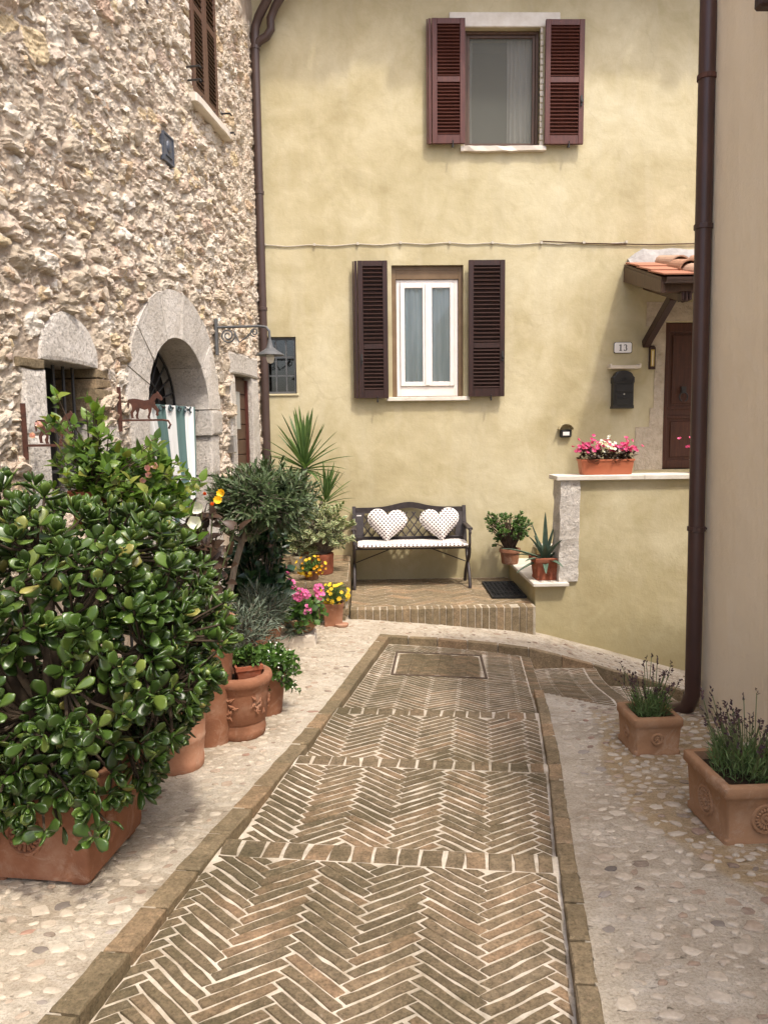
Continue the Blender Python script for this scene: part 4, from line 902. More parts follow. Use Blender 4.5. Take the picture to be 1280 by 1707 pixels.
def rough_block(name,pts_sz,n0,n1,m,parent,rng,jit=.006,sub=.06,dome=.006):
    """a dressed stone: outline in (along, up), from depth n0 to n1 with a softly pitted face"""
    P=worn(pts_sz,rng,jit,sub); cx=sum(p[0] for p in P)/len(P); cz=sum(p[1] for p in P)/len(P)
    ring=lambda k,nn:[lw(cx+(s-cx)*k,nn,cz+(z-cz)*k) for s,z in P]
    return MB().loft([ring(1,n0),ring(1,n1-.012),ring(.965,n1-.002),ring(.8,n1+dome)]).build(name,m,parent,world=True)
def stone_details():
    rng=np.random.default_rng(23)
    # arch
    ar=rough_block('arch_surround',[(1.40,.0),(1.62,.0),(1.62,.75),(1.41,.75)],-.35,.03,'dressed_stone',STONE,rng)
    for z0,z1 in ((.755,1.12),(1.125,1.465)): rough_block('jamb_stone',[(1.42+rng.uniform(-.02,.03),z0),(1.62,z0),(1.62,z1),(1.41,z1)],-.35,.028,'dressed_stone',ar,rng)
    rough_block('impost',[(1.37,1.47),(1.635,1.47),(1.635,1.675),(1.37,1.675)],-.35,.05,'dressed_stone',ar,rng,.004)
    for z0,z1 in ((0,.5),(.505,1.05),(1.055,1.675)): rough_block('jamb_stone',[(2.76,z0),(3.04+rng.uniform(-.03,.02),z0),(3.05,z1),(2.76,z1)],-.35,.03,'dressed_stone',ar,rng)
    cuts=[0,40,84,112,143,164,180]
    for i in range(6):
        a=np.radians(np.linspace(cuts[i]+.3,cuts[i+1]-.3,7)); r0=.86+rng.uniform(-.02,.03)
        P=[(2.19+.57*math.cos(t)*-1,1.682+.52*math.sin(t)) for t in a]+[(2.19-r0*math.cos(t),1.682+r0*math.sin(t)) for t in a[::-1]]
        P=[(2.19+(s-2.19),z) for s,z in P]; n=len(P)
        ring=lambda k,nn:[lw(2.19+(s-2.19)*(1 if k==0 else 1),nn,z) for s,z in P]
        cx=sum(p[0] for p in P)/n; cz=sum(p[1] for p in P)/n; sh=lambda k,nn:[lw(cx+(s-cx)*k+rng.normal(0,.002),nn+rng.normal(0,.002),cz+(z-cz)*k) for s,z in P]
        MB().loft([sh(1,-.35),sh(1,.016),sh(.985,.024)]).build('voussoir','dressed_stone',ar,world=True)
    # dark interior with fanlight, rod
    bx=MB().add([lw(1.4,-.36,0),lw(3.0,-.36,0),lw(3.0,-.36,2.6),lw(1.4,-.36,2.6)],[(0,1,2,3)]); bx.build('door_void','dark_room',STONE,world=True,norm=False)
    d=MB(); d.add([lw(s,n,z) for n in (-.34,-.28) for z in (0,1.66) for s in (1.64,2.74)],[(0,1,3,2),(4,5,7,6),(0,1,5,4),(2,3,7,6),(0,2,6,4),(1,3,7,5)]); d.build('door','wood_brown',STONE,world=True)
    f=MB(); P=lambda r,t,n=-.27:lw(2.19-r*.57*math.cos(t),n,1.70+r*.5*math.sin(t))
    for r in (.42,.97): f.tube([P(r,t) for t in np.linspace(0,math.pi,20)],.011,6)
    for k in range(1,12): t=math.pi*k/12; f.tube([P(.42,t),P(.95,t)],.008,5)
    for k in range(1,8): t=math.pi*k/8; f.tube([P(.05,t),P(.40,t)],.006,5)
    f.bar(lw(1.63,-.27,1.70),lw(2.75,-.27,1.70),.04,.03); f.tube([lw(1.66,-.06,1.675),lw(2.85,-.03,1.69)],.009,8)
    f.build('fanlight','black_iron',STONE,world=True)
    # window
    wd=thing; lint=[(3.39,1.885),(3.40,1.97),(3.47,2.07),(3.57,2.14),(3.70,2.175),(3.84,2.14),(3.96,2.04),(4.01,1.89)]
    w=rough_block('window_surround',lint,-.25,.014,'dressed_stone',STONE,rng,.007,.05,.003)
    for s0,s1,z0,z1,m in ((3.97,4.17,1.50,1.83,'dressed_stone'),(3.965,4.15,1.02,1.49,'dressed_stone'),(3.97,4.20,1.835,1.88,'wall_brick')): rough_block('jamb_stone',[(s0,z0),(s1,z0),(s1,z1),(s0,z1)],-.25,.02,m,w,rng)
    for k,(z0,z1,s0) in enumerate(((1.70,1.76,3.24),(1.765,1.82,3.26),(1.825,1.88,3.28),(1.64,1.695,3.23),(1.57,1.635,3.27))): rough_block('jamb_brick',[(s0,z0),(3.435,z0),(3.435,z1),(s0,z1)],-.25,.012,'wall_brick',w,rng,.004)
    rough_block('jamb_stone',[(3.16,1.02),(3.435,1.02),(3.435,1.565),(3.18,1.56)],-.25,.014,'dressed_stone',w,rng)
    MB().add([lw(s,-.26,z) for s,z in ((3.4,1.0),(4.0,1.0),(4.0,1.95),(3.4,1.95))],[(0,1,2,3)]).build('window_void','dark_room',STONE,world=True,norm=False)
    g=MB()
    for s in (3.52,3.62,3.72,3.82,3.91): g.tube([lw(s,-.09,1.1),lw(s,-.09,1.88)],.010,6)
    for z in (1.28,1.56): g.tube([lw(3.43,-.09,z),lw(3.97,-.09,z)],.012,6); g.tube([lw(3.43,-.02,z),lw(3.6,.10,z),lw(3.75,.10,z)],.013,6)
    g.build('window_grille','black_iron',STONE,world=True)
    # little door at the far end
    sd=rough_block('small_door_surround',[(.17,2.03),(1.05,2.03),(1.05,2.225),(.17,2.235)],-.2,.02,'dressed_stone',STONE,rng,.004)
    for s0,s1 in ((.17,.375),(.895,1.04)): rough_block('jamb_stone',[(s0,-.1),(s1,-.1),(s1,2.025),(s0,2.025)],-.2,.016,'dressed_stone',sd,rng,.004)
    M=LWM; dd=MB().box(.376,.894,-.10,-.07,-.1,2.024,M).build('door','wood_brown',STONE,world=True)
    dd['label']='narrow brown plank door at the far end of the stone wall'
    for k in range(14):
        z=-.05+k*.147
        if z+.14<2.02: MB().box(.40,.87,-.0695,-.055,z,z+.138,M).build('plank','wood_brown',dd,world=True,bevel=.003)
    MB().box(.377,.41,-.0695,-.03,-.1,2.0,M).build('frame','wood_red',dd,world=True); MB().box(.58,.70,-.0545,-.05,1.52,1.88,M).build('door_pane','room_grey',dd,world=True)
    # upper shutters and sill
    fl=LWM@Matrix(((1,0,0,0),(0,-1,0,0),(0,0,1,0),(0,0,0,1)))
    for s0,s1 in ((1.13,1.405),(1.412,1.69)): shutter(s0,s1,4.17,5.55,4.85,'wood_shutter',STONE,.005,15,17,None,tr=fl)
    rough_block('window_sill',[(.97,4.07),(1.80,4.07),(1.80,4.135),(.97,4.135)],-.05,.085,'slab_stone',STONE,rng,.004)
    for k in range(24): 
        z=4.16+k*.062; rough_block('jamb_brick',[(1.70,z),(1.80+.04*(k%2),z),(1.80+.04*(k%2),z+.05),(1.70,z+.05)],-.2,.012,'slab_stone' if k%3 else 'wall_brick',STONE,rng,.003,.2)
    for s,z in ((1.02,4.12),(1.80,4.22),(1.80,4.32),(1.10,4.25)): MB().tube([lw(s,0,z),lw(s,.12,z),lw(s+.03,.14,z-.03)],.008,6).build('shutter_stay','black_iron',STONE,world=True)
    MB().tube([lw(2.69,0,4.36),lw(2.69,.10,4.34),lw(2.69,.11,4.30)],.009,6).build('wall_hook','black_iron',STONE,world=True)
    # roof edge
    MB().loft([[lw(s,-1.2,7.6),lw(s,-1.2,7.7),lw(s,.45,7.1),lw(s,.45,7.02)] for s in (-.4,7.4)]).build('roof','wood_brown',STONE,world=True)
stone_details()
# ------------------------------------------------------------------ beige house on the right
def beige_house():
    h=thing('beige_house','smooth beige plastered house corner beside the two lavender pots','building',(1.93,3.5,-.2))
    H=4.02; lean=-.085; b=MB(); R0=.018; out=[]
    for a in np.linspace(180,90,6): out.append((1.91+R0+R0*math.cos(R(a)),4.08-R0+R0*math.sin(R(a))))
    poly=[(1.91,-3.0),(1.91,1.0)]+[(1.91,y) for y in (2.2,3.2,3.8)]+out+[(7.5,4.08),(7.5,-3.0)]
    rings=[]
    for z in np.linspace(-1,H,14): rings.append([(x+lean*max(0,z)/4,y,z) for x,y in poly])
    b.loft(rings).build('wall','plaster_beige',h,world=True)
    MB().loft([[(x,y,H+.02),(x,y,H+.14)] + [] for x,y in ()] or [[(1.84,-3.1,H+.02),(1.84,4.14,H+.02),(1.84,4.14,H+.08),(1.84,-3.1,H+.08)],[(7.6,-3.1,H+1.2),(7.6,4.25,H+1.2),(7.6,4.25,H+1.3),(7.6,-3.1,H+1.3)]]).build('roof','roof_tile',h,world=True)
    px,py=1.845,4.02; b=MB(); top=-.05
    P=[(px-.05,py+.14,-.17),(px-.035,py+.10,-.155),(px-.008,py+.04,-.11),(px,py,-.02)]+[(px+top*z/4.,py,z) for z in np.linspace(.15,H-.1,9)]
    b.tube(P,.043,16); p=b.build('drainpipe','gutter_brown',h,world=True,smooth=True); p['label']='tall dark brown drainpipe at the corner of the beige house'
    for z in (.93,2.55,3.30):
        x=px+top*z/4; q=MB(); q.lathe([(.044,-.014),(.049,-.012),(.049,.012),(.044,.014)],16,(x,py,z)); q.tube([(x,py,z),(x+.10,py-.0,z)],.007,6); q.build('pipe_clip','gutter_brown' if z!=3.3 else 'rust_iron',p,world=True)
    MB().box(1.73,1.90,3.36,3.42,3.30,3.37).build('wooden_bracket','wood_dark',h,world=True,bevel=.01)
beige_house()
# ------------------------------------------------------------------ bench, cushions, mat
TZ=-.118
def bench():
    t=thing('garden_bench','dark metal and wood garden bench with lattice back against the yellow wall','bench',(.46,7.55,TZ))
    m='bench_metal'; W=1.2; x0,x1=-W/2,W/2
    for k in range(5): y=-.12+.072*k; MB().box(x0+.02,x1-.02,y,y+.058,.395,.415).build('seat_slat',m,t,bevel=.004)
    # end frames: scissor legs, arm loop, back post
    for s in (-1,1):
        x=s*(W/2-.012)
        b=MB(); c=lambda pts,r=.015:b.tube([(x,y,z) for y,z in pts],r,8)
        c([(-.19,.0),(-.185,.03),(-.13,.14),(-.04,.23),(.04,.30),(.07,.36),(.07,.40)],.017); c([(.19,.0),(.185,.03),(.12,.14),(.02,.23),(-.08,.29),(-.13,.35),(-.14,.405)],.017)
        b.build('leg',m,t,smooth=True)
        b=MB(); c=lambda pts,r=.013:b.tube([(x,y,z) for y,z in pts],r,8); c([(-.14,.40),(-.175,.46),(-.165,.55),(-.17,.60)]); b.box(x-.025,x+.025,-.20,.24,.598,.622); c([(-.17,.60),(-.205,.60),(-.215,.575),(-.195,.56)],.012)
        b.build('armrest',m,t,smooth=False,bevel=.003)
        MB().bar((x,.19,.36),(x,.30,.80),.04,.03).build('back_post',m,t,bevel=.004)
    bk=MB(); Yb=lambda z:.19+(z-.36)*.25
    def top(x): q=abs(x)/.58; return .775+.055*math.exp(-(x/.2)**2)*1.0-.0*q
    rings=[]
    for i in range(25): x=-.57+1.14*i/24; z=top(x); y=Yb(z); rings.append([(x,y-.014,z-.05),(x,y+.014,z-.05),(x,y+.014,z+.012),(x,y-.014,z+.012)])
    MB().loft(rings).build('top_rail',m,t); MB().box(-.57,.57,Yb(.46)-.013,Yb(.46)+.013,.44,.485).build('lower_rail',m,t,bevel=.003)
    MB().box(-.57,-.44,Yb(.6)-.012,Yb(.6)+.012,.49,.73).build if 0 else None
    for xa,xb in ((-.57,-.49),(.49,.57)): MB().add([(xx,Yb(z)+dy,z) for dy in(-.01,.012) for xx,z in ((xa,.487),(xb,.487),(xb,.735),(xa,.735))],[(0,1,2,3),(7,6,5,4),(0,4,5,1),(1,5,6,2),(2,6,7,3),(3,7,4,0)]).build('side_panel',m,t)
    h=.25; 
    for i in range(-3,13):
        for s in (1,-1):
            xa=-.49+i*.09; A=[xa,.487]; B=[xa+s*h*.8,.737]
            # clip to the panel
            def cl(P,Q):
                (ax,az),(bx,bz)=P,Q
                for lo,sg in ((-.49,1),(.49,-1)):
                    if (ax-lo)*sg<0 and (bx-lo)*sg<0: return None
                    if (ax-lo)*sg<0: f=(lo-ax)/(bx-ax); ax,az=lo,az+(bz-az)*f
                    if (bx-lo)*sg<0: f=(lo-ax)/(bx-ax); bx,bz=lo,az+(bz-az)*f
                return (ax,az),(bx,bz)
            r=cl(A,B)
            if r and math.hypot(r[0][0]-r[1][0],r[0][1]-r[1][1])>.03:
                (ax,az),(bx,bz)=r; MB().bar((ax,Yb(az)+.002*s,az),(bx,Yb(bz)+.002*s,bz),.012,.016,up=(0,1,0)).build('lattice_bar',m,t)
    b=MB(); b.tube([(-.57,.03,.24),(-.2,.02,.385)],.006,6); b.tube([(.57,.03,.24),(.2,.02,.385)],.006,6); b.tube([(-.58,.1,.385),(.58,.1,.385)],.01,6); b.build('stretcher',m,t)
    MB().box(-.56,-.51,Yb(.70)-.0135,Yb(.70)-.0125,.70,.712).build('name_tag','enamel_white',t)
bench()
def cushions():
    c=thing('seat_cushion','long thin white seat pad with dark polka dots on the bench','cushion',(.47,7.53,TZ+.416))
    b=MB(); rings=[]
    for k in range(33):
        q=k/32; x=-.56+1.12*q; e=min(1,min(q,1-q)*14+.25)**.5; ring=[]
        for j in range(16):
            a=2*math.pi*j/16; y=.185*math.copysign(abs(math.cos(a))**.45,math.cos(a)); z=.024*e*math.copysign(abs(math.sin(a))**.7,math.sin(a))*(1+.2*noise.noise(Vector((x*5,a,0))))+.026; ring.append((x,y*e**.15,z))
        rings.append(ring)
    b.loft(rings).build('pad','polka_seat',c,smooth=True)
    for nm,lab,x,z,ry in (('heart_pillow','white polka dot heart pillow at the left end of the bench',.205,.465,R(4)),('heart_pillow','white polka dot heart pillow at the right end of the bench',.785,.468,R(-5))):
        t=thing(nm,lab,'pillow',(x,7.585,TZ+z),0,'heart pillows on the bench')
        out=[]
        for k in range(60):
            a=2*math.pi*k/60; X=16*math.sin(a)**3; Z=13*math.cos(a)-5*math.cos(2*a)-2*math.cos(3*a)-math.cos(4*a); out.append((X/32*.405,(Z+1)/29*.36))
        V=[];n=len(out); K=9; b=MB(); T=Matrix.Rotation(R(-17),4,'X')@Matrix.Rotation(ry,4,'Y')
        for sgn in (-1,1):
            rr=[]
            for i in range(K+1):
                s=1-i/K*.97; th=.075*(1-s**2.6)**.55*(1+.05*noise.noise(Vector((i*.7,sgn,x*9)))); rr.append([T@Vector((px*s,sgn*th,.17+pz*s+.018*(1-s))) for px,pz in out])
            b.loft(rr,cap0=False)
        o=b.build('cover','polka_heart',t,smooth=True)
        MB().tube([T@Vector((px*1.0,0,.17+pz)) for px,pz in out]+[T@Vector((out[0][0],0,.17+out[0][1]))],.005,6).build('piping','polka_heart',t,smooth=True)
cushions()
def doormat():
    t=thing('doormat','black rubber doormat with raised pattern on the brick terrace','mat',(1.36,7.22,TZ+.002),R(-1))
    MB().box(-.165,.165,-.36,.36,0,.010).build('base','black_rubber',t,bevel=.003)
    b=MB(); win_frame(b,-.165,.165,-.36,.36,0,.008,.02)
    b.v=[(x,z,.0105+y) for x,y,z in b.v]; b.build('border','black_rubber',t)
    rng=np.random.default_rng(1); b=MB()
    for i in range(7):
        for j in range(16): x=-.126+i*.042;y=-.315+j*.042; b.tube([(x-.014,y,.014),(x+.004,y+.012*rng.choice([-1,1]),.016),(x+.015,y,.014)],.004,5)
    o=b.build('tread_pattern','black_rubber',t); o['kind']='stuff'
doormat()
# ------------------------------------------------------------------ things on the walls
def text_mesh(s,size,parent,m,M,name='lettering',ext=.001):
    cu=bpy.data.curves.new('txt','FONT'); cu.body=s; cu.size=size; cu.align_x='CENTER'; cu.align_y='CENTER'; cu.extrude=ext; cu.resolution_u=3; cu.offset=size*.012
    o=bpy.data.objects.new('txt',cu); COL.objects.link(o); dg=bpy.context.evaluated_depsgraph_get(); me=bpy.data.meshes.new_from_object(o.evaluated_get(dg)); bpy.data.objects.remove(o)
    me.name=name; me.materials.clear(); q=link(name,me,m,parent); q.matrix_local=M; return q
FACE=Matrix(((1,0,0,0),(0,0,-1,0),(0,1,0,0),(0,0,0,1)))     # XY drawing stood up to face -Y
def wall_things():
    t=thing('house_number','white enamel house number plate reading 13 beside the door','sign',(2.743,YW-.004,2.33))
    P=[(-.092,-.042),(-.08,-.053),(.08,-.053),(.092,-.042),(.092,.042),(.08,.053),(-.08,.053),(-.092,.042)]
    MB().prism([(x*1.06,y*1.08) for x,y in P],0,.006,FACE).build('border','ink',t); MB().prism(P,.0065,.012,FACE,bev=.002).build('plate','enamel_white',t)
    # bold upright serif numerals 1 and 3 built as strokes
    n=MB(); z0=.0125
    n.prism([(-.040,-.032),(-.012,-.032),(-.012,-.027),(-.020,-.026),(-.020,.034),(-.026,.034),(-.042,.026),(-.042,.021),(-.031,.024),(-.031,-.026),(-.040,-.027)],z0,z0+.0015,FACE)
    def arc(cx,cy,r,w,a0,a1,k=14):
        o=[(cx+r*math.cos(R(a)),cy+r*math.sin(R(a))) for a in np.linspace(a0,a1,k)]; i=[(cx+(r-w)*math.cos(R(a)),cy+(r-w*.9)*math.sin(R(a))) for a in np.linspace(a1,a0,k)]; return o+i
    for j in range(13):
        for cx,cy,r,a0,a1 in ((.024,.0165,.0175,150,-78),(.0235,-.0145,.0195,80,-150)):
            A=np.linspace(a0,a1,14); w=lambda a:.004+.006*abs(math.cos(R(a)))**1.5
            a,b_=A[j],A[j+1]; q=[(cx+(r)*math.cos(R(a)),cy+r*math.sin(R(a))),(cx+(r)*math.cos(R(b_)),cy+r*math.sin(R(b_))),(cx+(r-w(b_))*math.cos(R(b_)),cy+(r-w(b_))*math.sin(R(b_))),(cx+(r-w(a))*math.cos(R(a)),cy+(r-w(a))*math.sin(R(a)))]
            n.prism(q,z0,z0+.0015,FACE)
    n.build('lettering','ink',t)
    t=thing('mailbox','black cast metal mailbox under a small stone shelf near the door','mailbox',(2.737,YW-.002,1.69))
    P=[(-.115,0),(.115,0),(.115,.02),(.108,.03),(.108,.26),(.116,.275),(.116,.325)]+[(.10*math.cos(a),.335+.062*math.sin(a)) for a in np.linspace(.1,math.pi-.1,10)]+[(-.116,.325),(-.116,.275),(-.108,.26),(-.108,.03),(-.115,.02)]
    MB().prism(P,0,.085,FACE,bev=.008).build('body','mailbox_black',t)
    for z0,z1 in ((.04,.155),(.175,.25)): MB().box(-.085,.085,-.094,-.086,z0,z1).build('panel','mailbox_black',t,bevel=.004)
    MB().box(-.09,.09,-.098,-.086,.27,.285).build('mail_slot','mailbox_black',t,bevel=.003); MB().lathe([(.009,0),(.009,.006),(.005,.01)],12).build('lock','steel',t).matrix_local=Matrix.Translation((0,-.0945,.15))@Matrix.Rotation(R(90),4,'X')
    b=MB(); b.tube([(-.05,-.096,.11),(-.02,-.098,.10),(0,-.098,.115),(.02,-.098,.10),(.05,-.096,.11)],.005,6); b.tube([(-.03,-.09,.30),(0,-.095,.325),(.03,-.09,.30)],.005,6); b.build('relief_ornament','mailbox_black',t)
    t=thing('wall_shelf','small pale stone shelf with turned up ends above the black mailbox','shelf',(2.748,YW-.001,2.105))
    MB().loft([[(x,0,z),(x,0,z+.035),(x,-.10,z+.035),(x,-.09,z)] for x,z in ((-.165,.008),(-.15,0),(.15,0),(.165,.008))]).build('slab','slab_stone',t,bevel=.003)
    for s in (-1,1): MB().box(s*.155-.008,s*.155+.008,-.10,-.001,.0355,.05).build('end_lip','slab_stone',t)
    t=thing('thermometer','narrow wall thermometer on a dark wooden board beside the door frame','thermometer',(3.052,YW-.028,2.10))
    MB().prism([(-.034,0),(.034,0),(.034,.225),(.02,.245),(-.02,.245),(-.034,.225)],-.012,.008,FACE,bev=.003).build('board','wood_dark',t,bevel=0)
    MB().box(-.018,.018,-.013,-.009,.03,.205).build('scale_plate','brass',t); MB().tube([(0,-.0145,.04),(0,-.0145,.19)],.004,6).build('glass_tube','enamel_white',t)
    t=thing('doorbell','small black doorbell box under an arched tile hood on the yellow wall','doorbell',(2.142,YW-.002,1.39))
    MB().box(-.062,.062,-.045,0,0,.085).build('box','mailbox_black',t,bevel=.012); MB().box(-.035,.035,-.05,-.0455,.022,.06).build('name_plate','enamel_white',t,bevel=.002)
    V=[[(r*math.cos(a),y,.08+r*.85*math.sin(a)) for a in np.linspace(.1,math.pi-.1,12)]+[((r-.014)*math.cos(a),y,.08+(r-.014)*.85*math.sin(a)) for a in np.linspace(math.pi-.1,.1,12)] for y,r in ((0,.082),(-.075,.088))]
    MB().loft(V).build('hood','plaster_yellow',t,smooth=True)
    t=thing('wall_cable','thin grey cable clipped along the yellow wall between the two windows','cable',(1.2,YW-.01,3.40))
    rng=np.random.default_rng(3); P=[]; cl=[]
    for k in range(60):
        x=-1.0+3.75*k/59; d=abs(((x+1.0)%.47)/.47-.5)*2; P.append((x,YW-.009,3.405+.018*d-.012+(.012 if x<1.8 else .006*noise.noise(Vector((x,0,0))))*math.sin(x*2.2)*.6))
    MB().tube(P,.0055,6).build('cable','cable_grey',t,world=True,smooth=True)
    for k in range(9): x=-.98+.47*k; q=min(P,key=lambda p:abs(p[0]-x)); MB().box(q[0]-.012,q[0]+.012,YW-.025,YW-.001,q[2]-.012,q[2]+.014).build('clip','cable_grey',t,world=True)
    MB().tube([(1.85,YW-.014,3.425),(2.4,YW-.016,3.40),(3.0,YW-.013,3.385),(3.6,YW-.014,3.395)],.006,6).build('second_cable','wood_brown',t,world=True)
    # plaque on the stone wall
    t=thing('wall_plaque','small dark blue grey metal relief plaque on the rubble stone wall','plaque',tuple(lw(2.27,.04,3.44)))
    rot=Matrix(((-DV.x,NV.x,0,0),(-DV.y,NV.y,0,0),(0,0,1,0),(0,0,0,1))); t.matrix_world=Matrix.Translation(lw(2.27,.03,3.44))@rot
    MB().box(-.09,.09,-.03,.006,0,.20).build('plate','plaque_metal',t,bevel=.005); b=MB(); win_frame(b,-.09,.09,0,.20,.0065,.012,.014); b.build('border','plaque_metal',t)
    b=MB(); b.lathe([(.035,0),(.03,.008),(.012,.014)],14); b.v=[(x,.0065+z,.115+y*1.3) for x,y,z in b.v]; b.bar((-.055,.010,.045),(.055,.010,.045),.012,.008); b.build('relief','plaque_metal',t)
    # lantern on a scrolled iron bracket, square off the wall
    t=thing('wall_lamp','iron wall lamp on a scrolled bracket over the arched doorway','lamp',tuple(lw(1.42,0,2.15)))
    N=NV; o=lw(1.42,.04,0); Pn=lambda n,z:o+N*n+Vector((0,0,z))
    MB().bar(Pn(.0,2.15),Pn(.0,2.46),.045,.02,up=N).build('back_plate','grey_iron',t,world=True,bevel=.004)
    MB().tube([Pn(.01,2.385)]+[Pn(n,2.385) for n in (.2,.38)]+[Pn(.44,2.375),Pn(.465,2.34),Pn(.468,2.25)],.011,8).build('arm','grey_iron',t,world=True,smooth=True)
    sc=[]; 
    for a in np.linspace(0,4.2*math.pi,40): r=.012+.055*(a/(4.2*math.pi)); sc.append(Pn(.10+r*math.cos(a),2.315+r*math.sin(a)))
    MB().tube(sc+[Pn(.20,2.255),Pn(.27,2.30),Pn(.33,2.36)],.007,6).build('scroll','grey_iron',t,world=True,smooth=True)
    sc=[Pn(.335+(.01+.028*a/9)*math.cos(a+2),2.335+(.01+.028*a/9)*math.sin(a+2)) for a in np.linspace(0,9,26)]; MB().tube(sc,.006,6).build('scroll','grey_iron',t,world=True,smooth=True)
    c=Pn(.468,0); MB().lathe([(.014,2.27),(.022,2.235),(.03,2.205),(.045,2.19),(.118,2.145),(.120,2.138),(.116,2.138),(.04,2.178),(.01,2.19)],28,(c.x,c.y,0)).build('lamp_shade','grey_iron',t,world=True,smooth=True)
    MB().lathe([(.012,2.17),(.03,2.14),(.034,2.11),(.026,2.08),(.006,2.07)],16,(c.x,c.y,0)).build('bulb','bulb_glass',t,world=True,smooth=True)
    # horse silhouettes cut from rusty plate, on brackets square off the wall
    HS=[(-.155,.055),(-.165,.02),(-.158,-.02),(-.15,-.01),(-.145,.03),(-.125,.02),(-.118,-.02),(-.135,-.05),(-.128,-.10),(-.105,-.10),(-.112,-.085),(-.113,-.055),(-.085,-.025),(-.075,-.055),(-.088,-.075),(-.08,-.105),(-.057,-.105),(-.066,-.09),(-.058,-.05),(-.045,-.015),(.0,-.03),(.035,-.02),(.042,-.05),(.028,-.085),(.03,-.105),(.053,-.105),(.045,-.09),(.062,-.045),(.072,-.01),(.09,-.02),(.115,-.045),(.105,-.075),(.122,-.085),(.135,-.07),(.128,-.062),(.14,-.035),(.105,.01),(.10,.04),(.12,.07),(.14,.062),(.165,.045),(.178,.055),(.17,.08),(.145,.105),(.13,.125),(.122,.11),(.09,.10),(.05,.055),(.0,.05),(-.06,.062),(-.11,.066),(-.14,.062)]
    for lab,s,z,sc in (('rusty iron horse silhouette sign on a bracket beside the striped curtain',3.20,1.575,.86),('rusty iron horse silhouette sign half hidden by leaves beside the barred window',4.20,1.44,.82)):
        t=thing('horse_sign',lab,'sign',tuple(lw(s,0,z)),0,'horse signs on the stone wall'); o=lw(s,.03,z); M=Matrix.Translation(o)@Matrix(((NV.x,0,DV.x,0),(NV.y,0,DV.y,0),(0,1,0,0),(0,0,0,1)))
        q=[(.165+x*sc*.8,.10*sc+y*sc*.86) for x,y in HS]; bm=bmesh.new(); vs=[bm.verts.new((x,y,-.003)) for x,y in q]; f=bm.faces.new(vs); r=bmesh.ops.extrude_face_region(bm,geom=[f]); bmesh.ops.translate(bm,verts=[v for v in r['geom'] if isinstance(v,bmesh.types.BMVert)],vec=(0,0,.006)); bmesh.ops.recalc_face_normals(bm,faces=bm.faces); bmesh.ops.triangulate(bm,faces=[f for f in bm.faces if len(f.verts)>4]); bm.transform(WM[t.name].inverted()@M); me=bpy.data.meshes.new('horse_plate'); bm.to_mesh(me); bm.free(); link('horse_plate',me,'rust_iron',t)
        b=MB(); b.bar((0,-.07,0),(0,.21,0),.022,.012,up=(0,0,1)); b.bar((0,0,0),(.33*sc,0,0),.014,.012,up=(0,1,0)); b.tube([(.33*sc,0,0),(.37*sc,-.006,0),(.385*sc,-.03,0),(.37*sc,-.055,0)],.007,6); b.v=[M@Vector(p) for p in b.v]; b.build('bracket','rust_iron',t,world=True)
    t=thing('meter_box','small pale grey metal box on the stone wall beside the narrow door','box',tuple(lw(1.09,.02,1.30)))
    MB().box(1.05,1.13,.0,.06,1.30,1.46,LWM).build('cover','steel',t,world=True,bevel=.004); MB().box(1.055,1.125,.0605,.064,1.31,1.45,LWM).build('flap','lead_flashing',t,world=True)
    # striped door curtain
    t=thing('door_curtain','green and white striped fabric curtain hanging in the arched doorway','curtain',tuple(lw(2.2,-.12,1.0)))
    V=[];A=[];n=90;m=22
    for j in range(m+1):
        q=j/m; z=1.70-q*1.25
        for i in range(n+1):
            p=i/n; top=2.70-p*.90; bot=2.14-p*.24; e=q**1.15; s=top*(1-e)+bot*e; V.append(lw(s,-.05+.036*math.sin(p*2*math.pi*5.5)*(1-.35*q)+.02*math.sin(q*4+p*7)*q,z+.03*p*0)); A.append(p)
    F=[(j*(n+1)+i,j*(n+1)+i+1,(j+1)*(n+1)+i+1,(j+1)*(n+1)+i) for j in range(m) for i in range(n)]
    o=MB().add(V,F).build('cloth','curtain_stripe',t,world=True,smooth=True,norm=False); a=o.data.attributes.new('across','FLOAT','POINT'); a.data.foreach_set('value',A)
    for k in range(6):
        p=(k+.5)/6; c=lw(2.72-p*.92,-.05+.036*math.sin(p*2*math.pi*5.5)+.002,1.675); MB().tube([c+DV*.02*math.cos(a)+Vector((0,0,.02*math.sin(a)))+NV*.004 for a in np.linspace(0,2*math.pi,12)],.006,6).build('eyelet','curtain_eyelet',t,world=True)
wall_things()
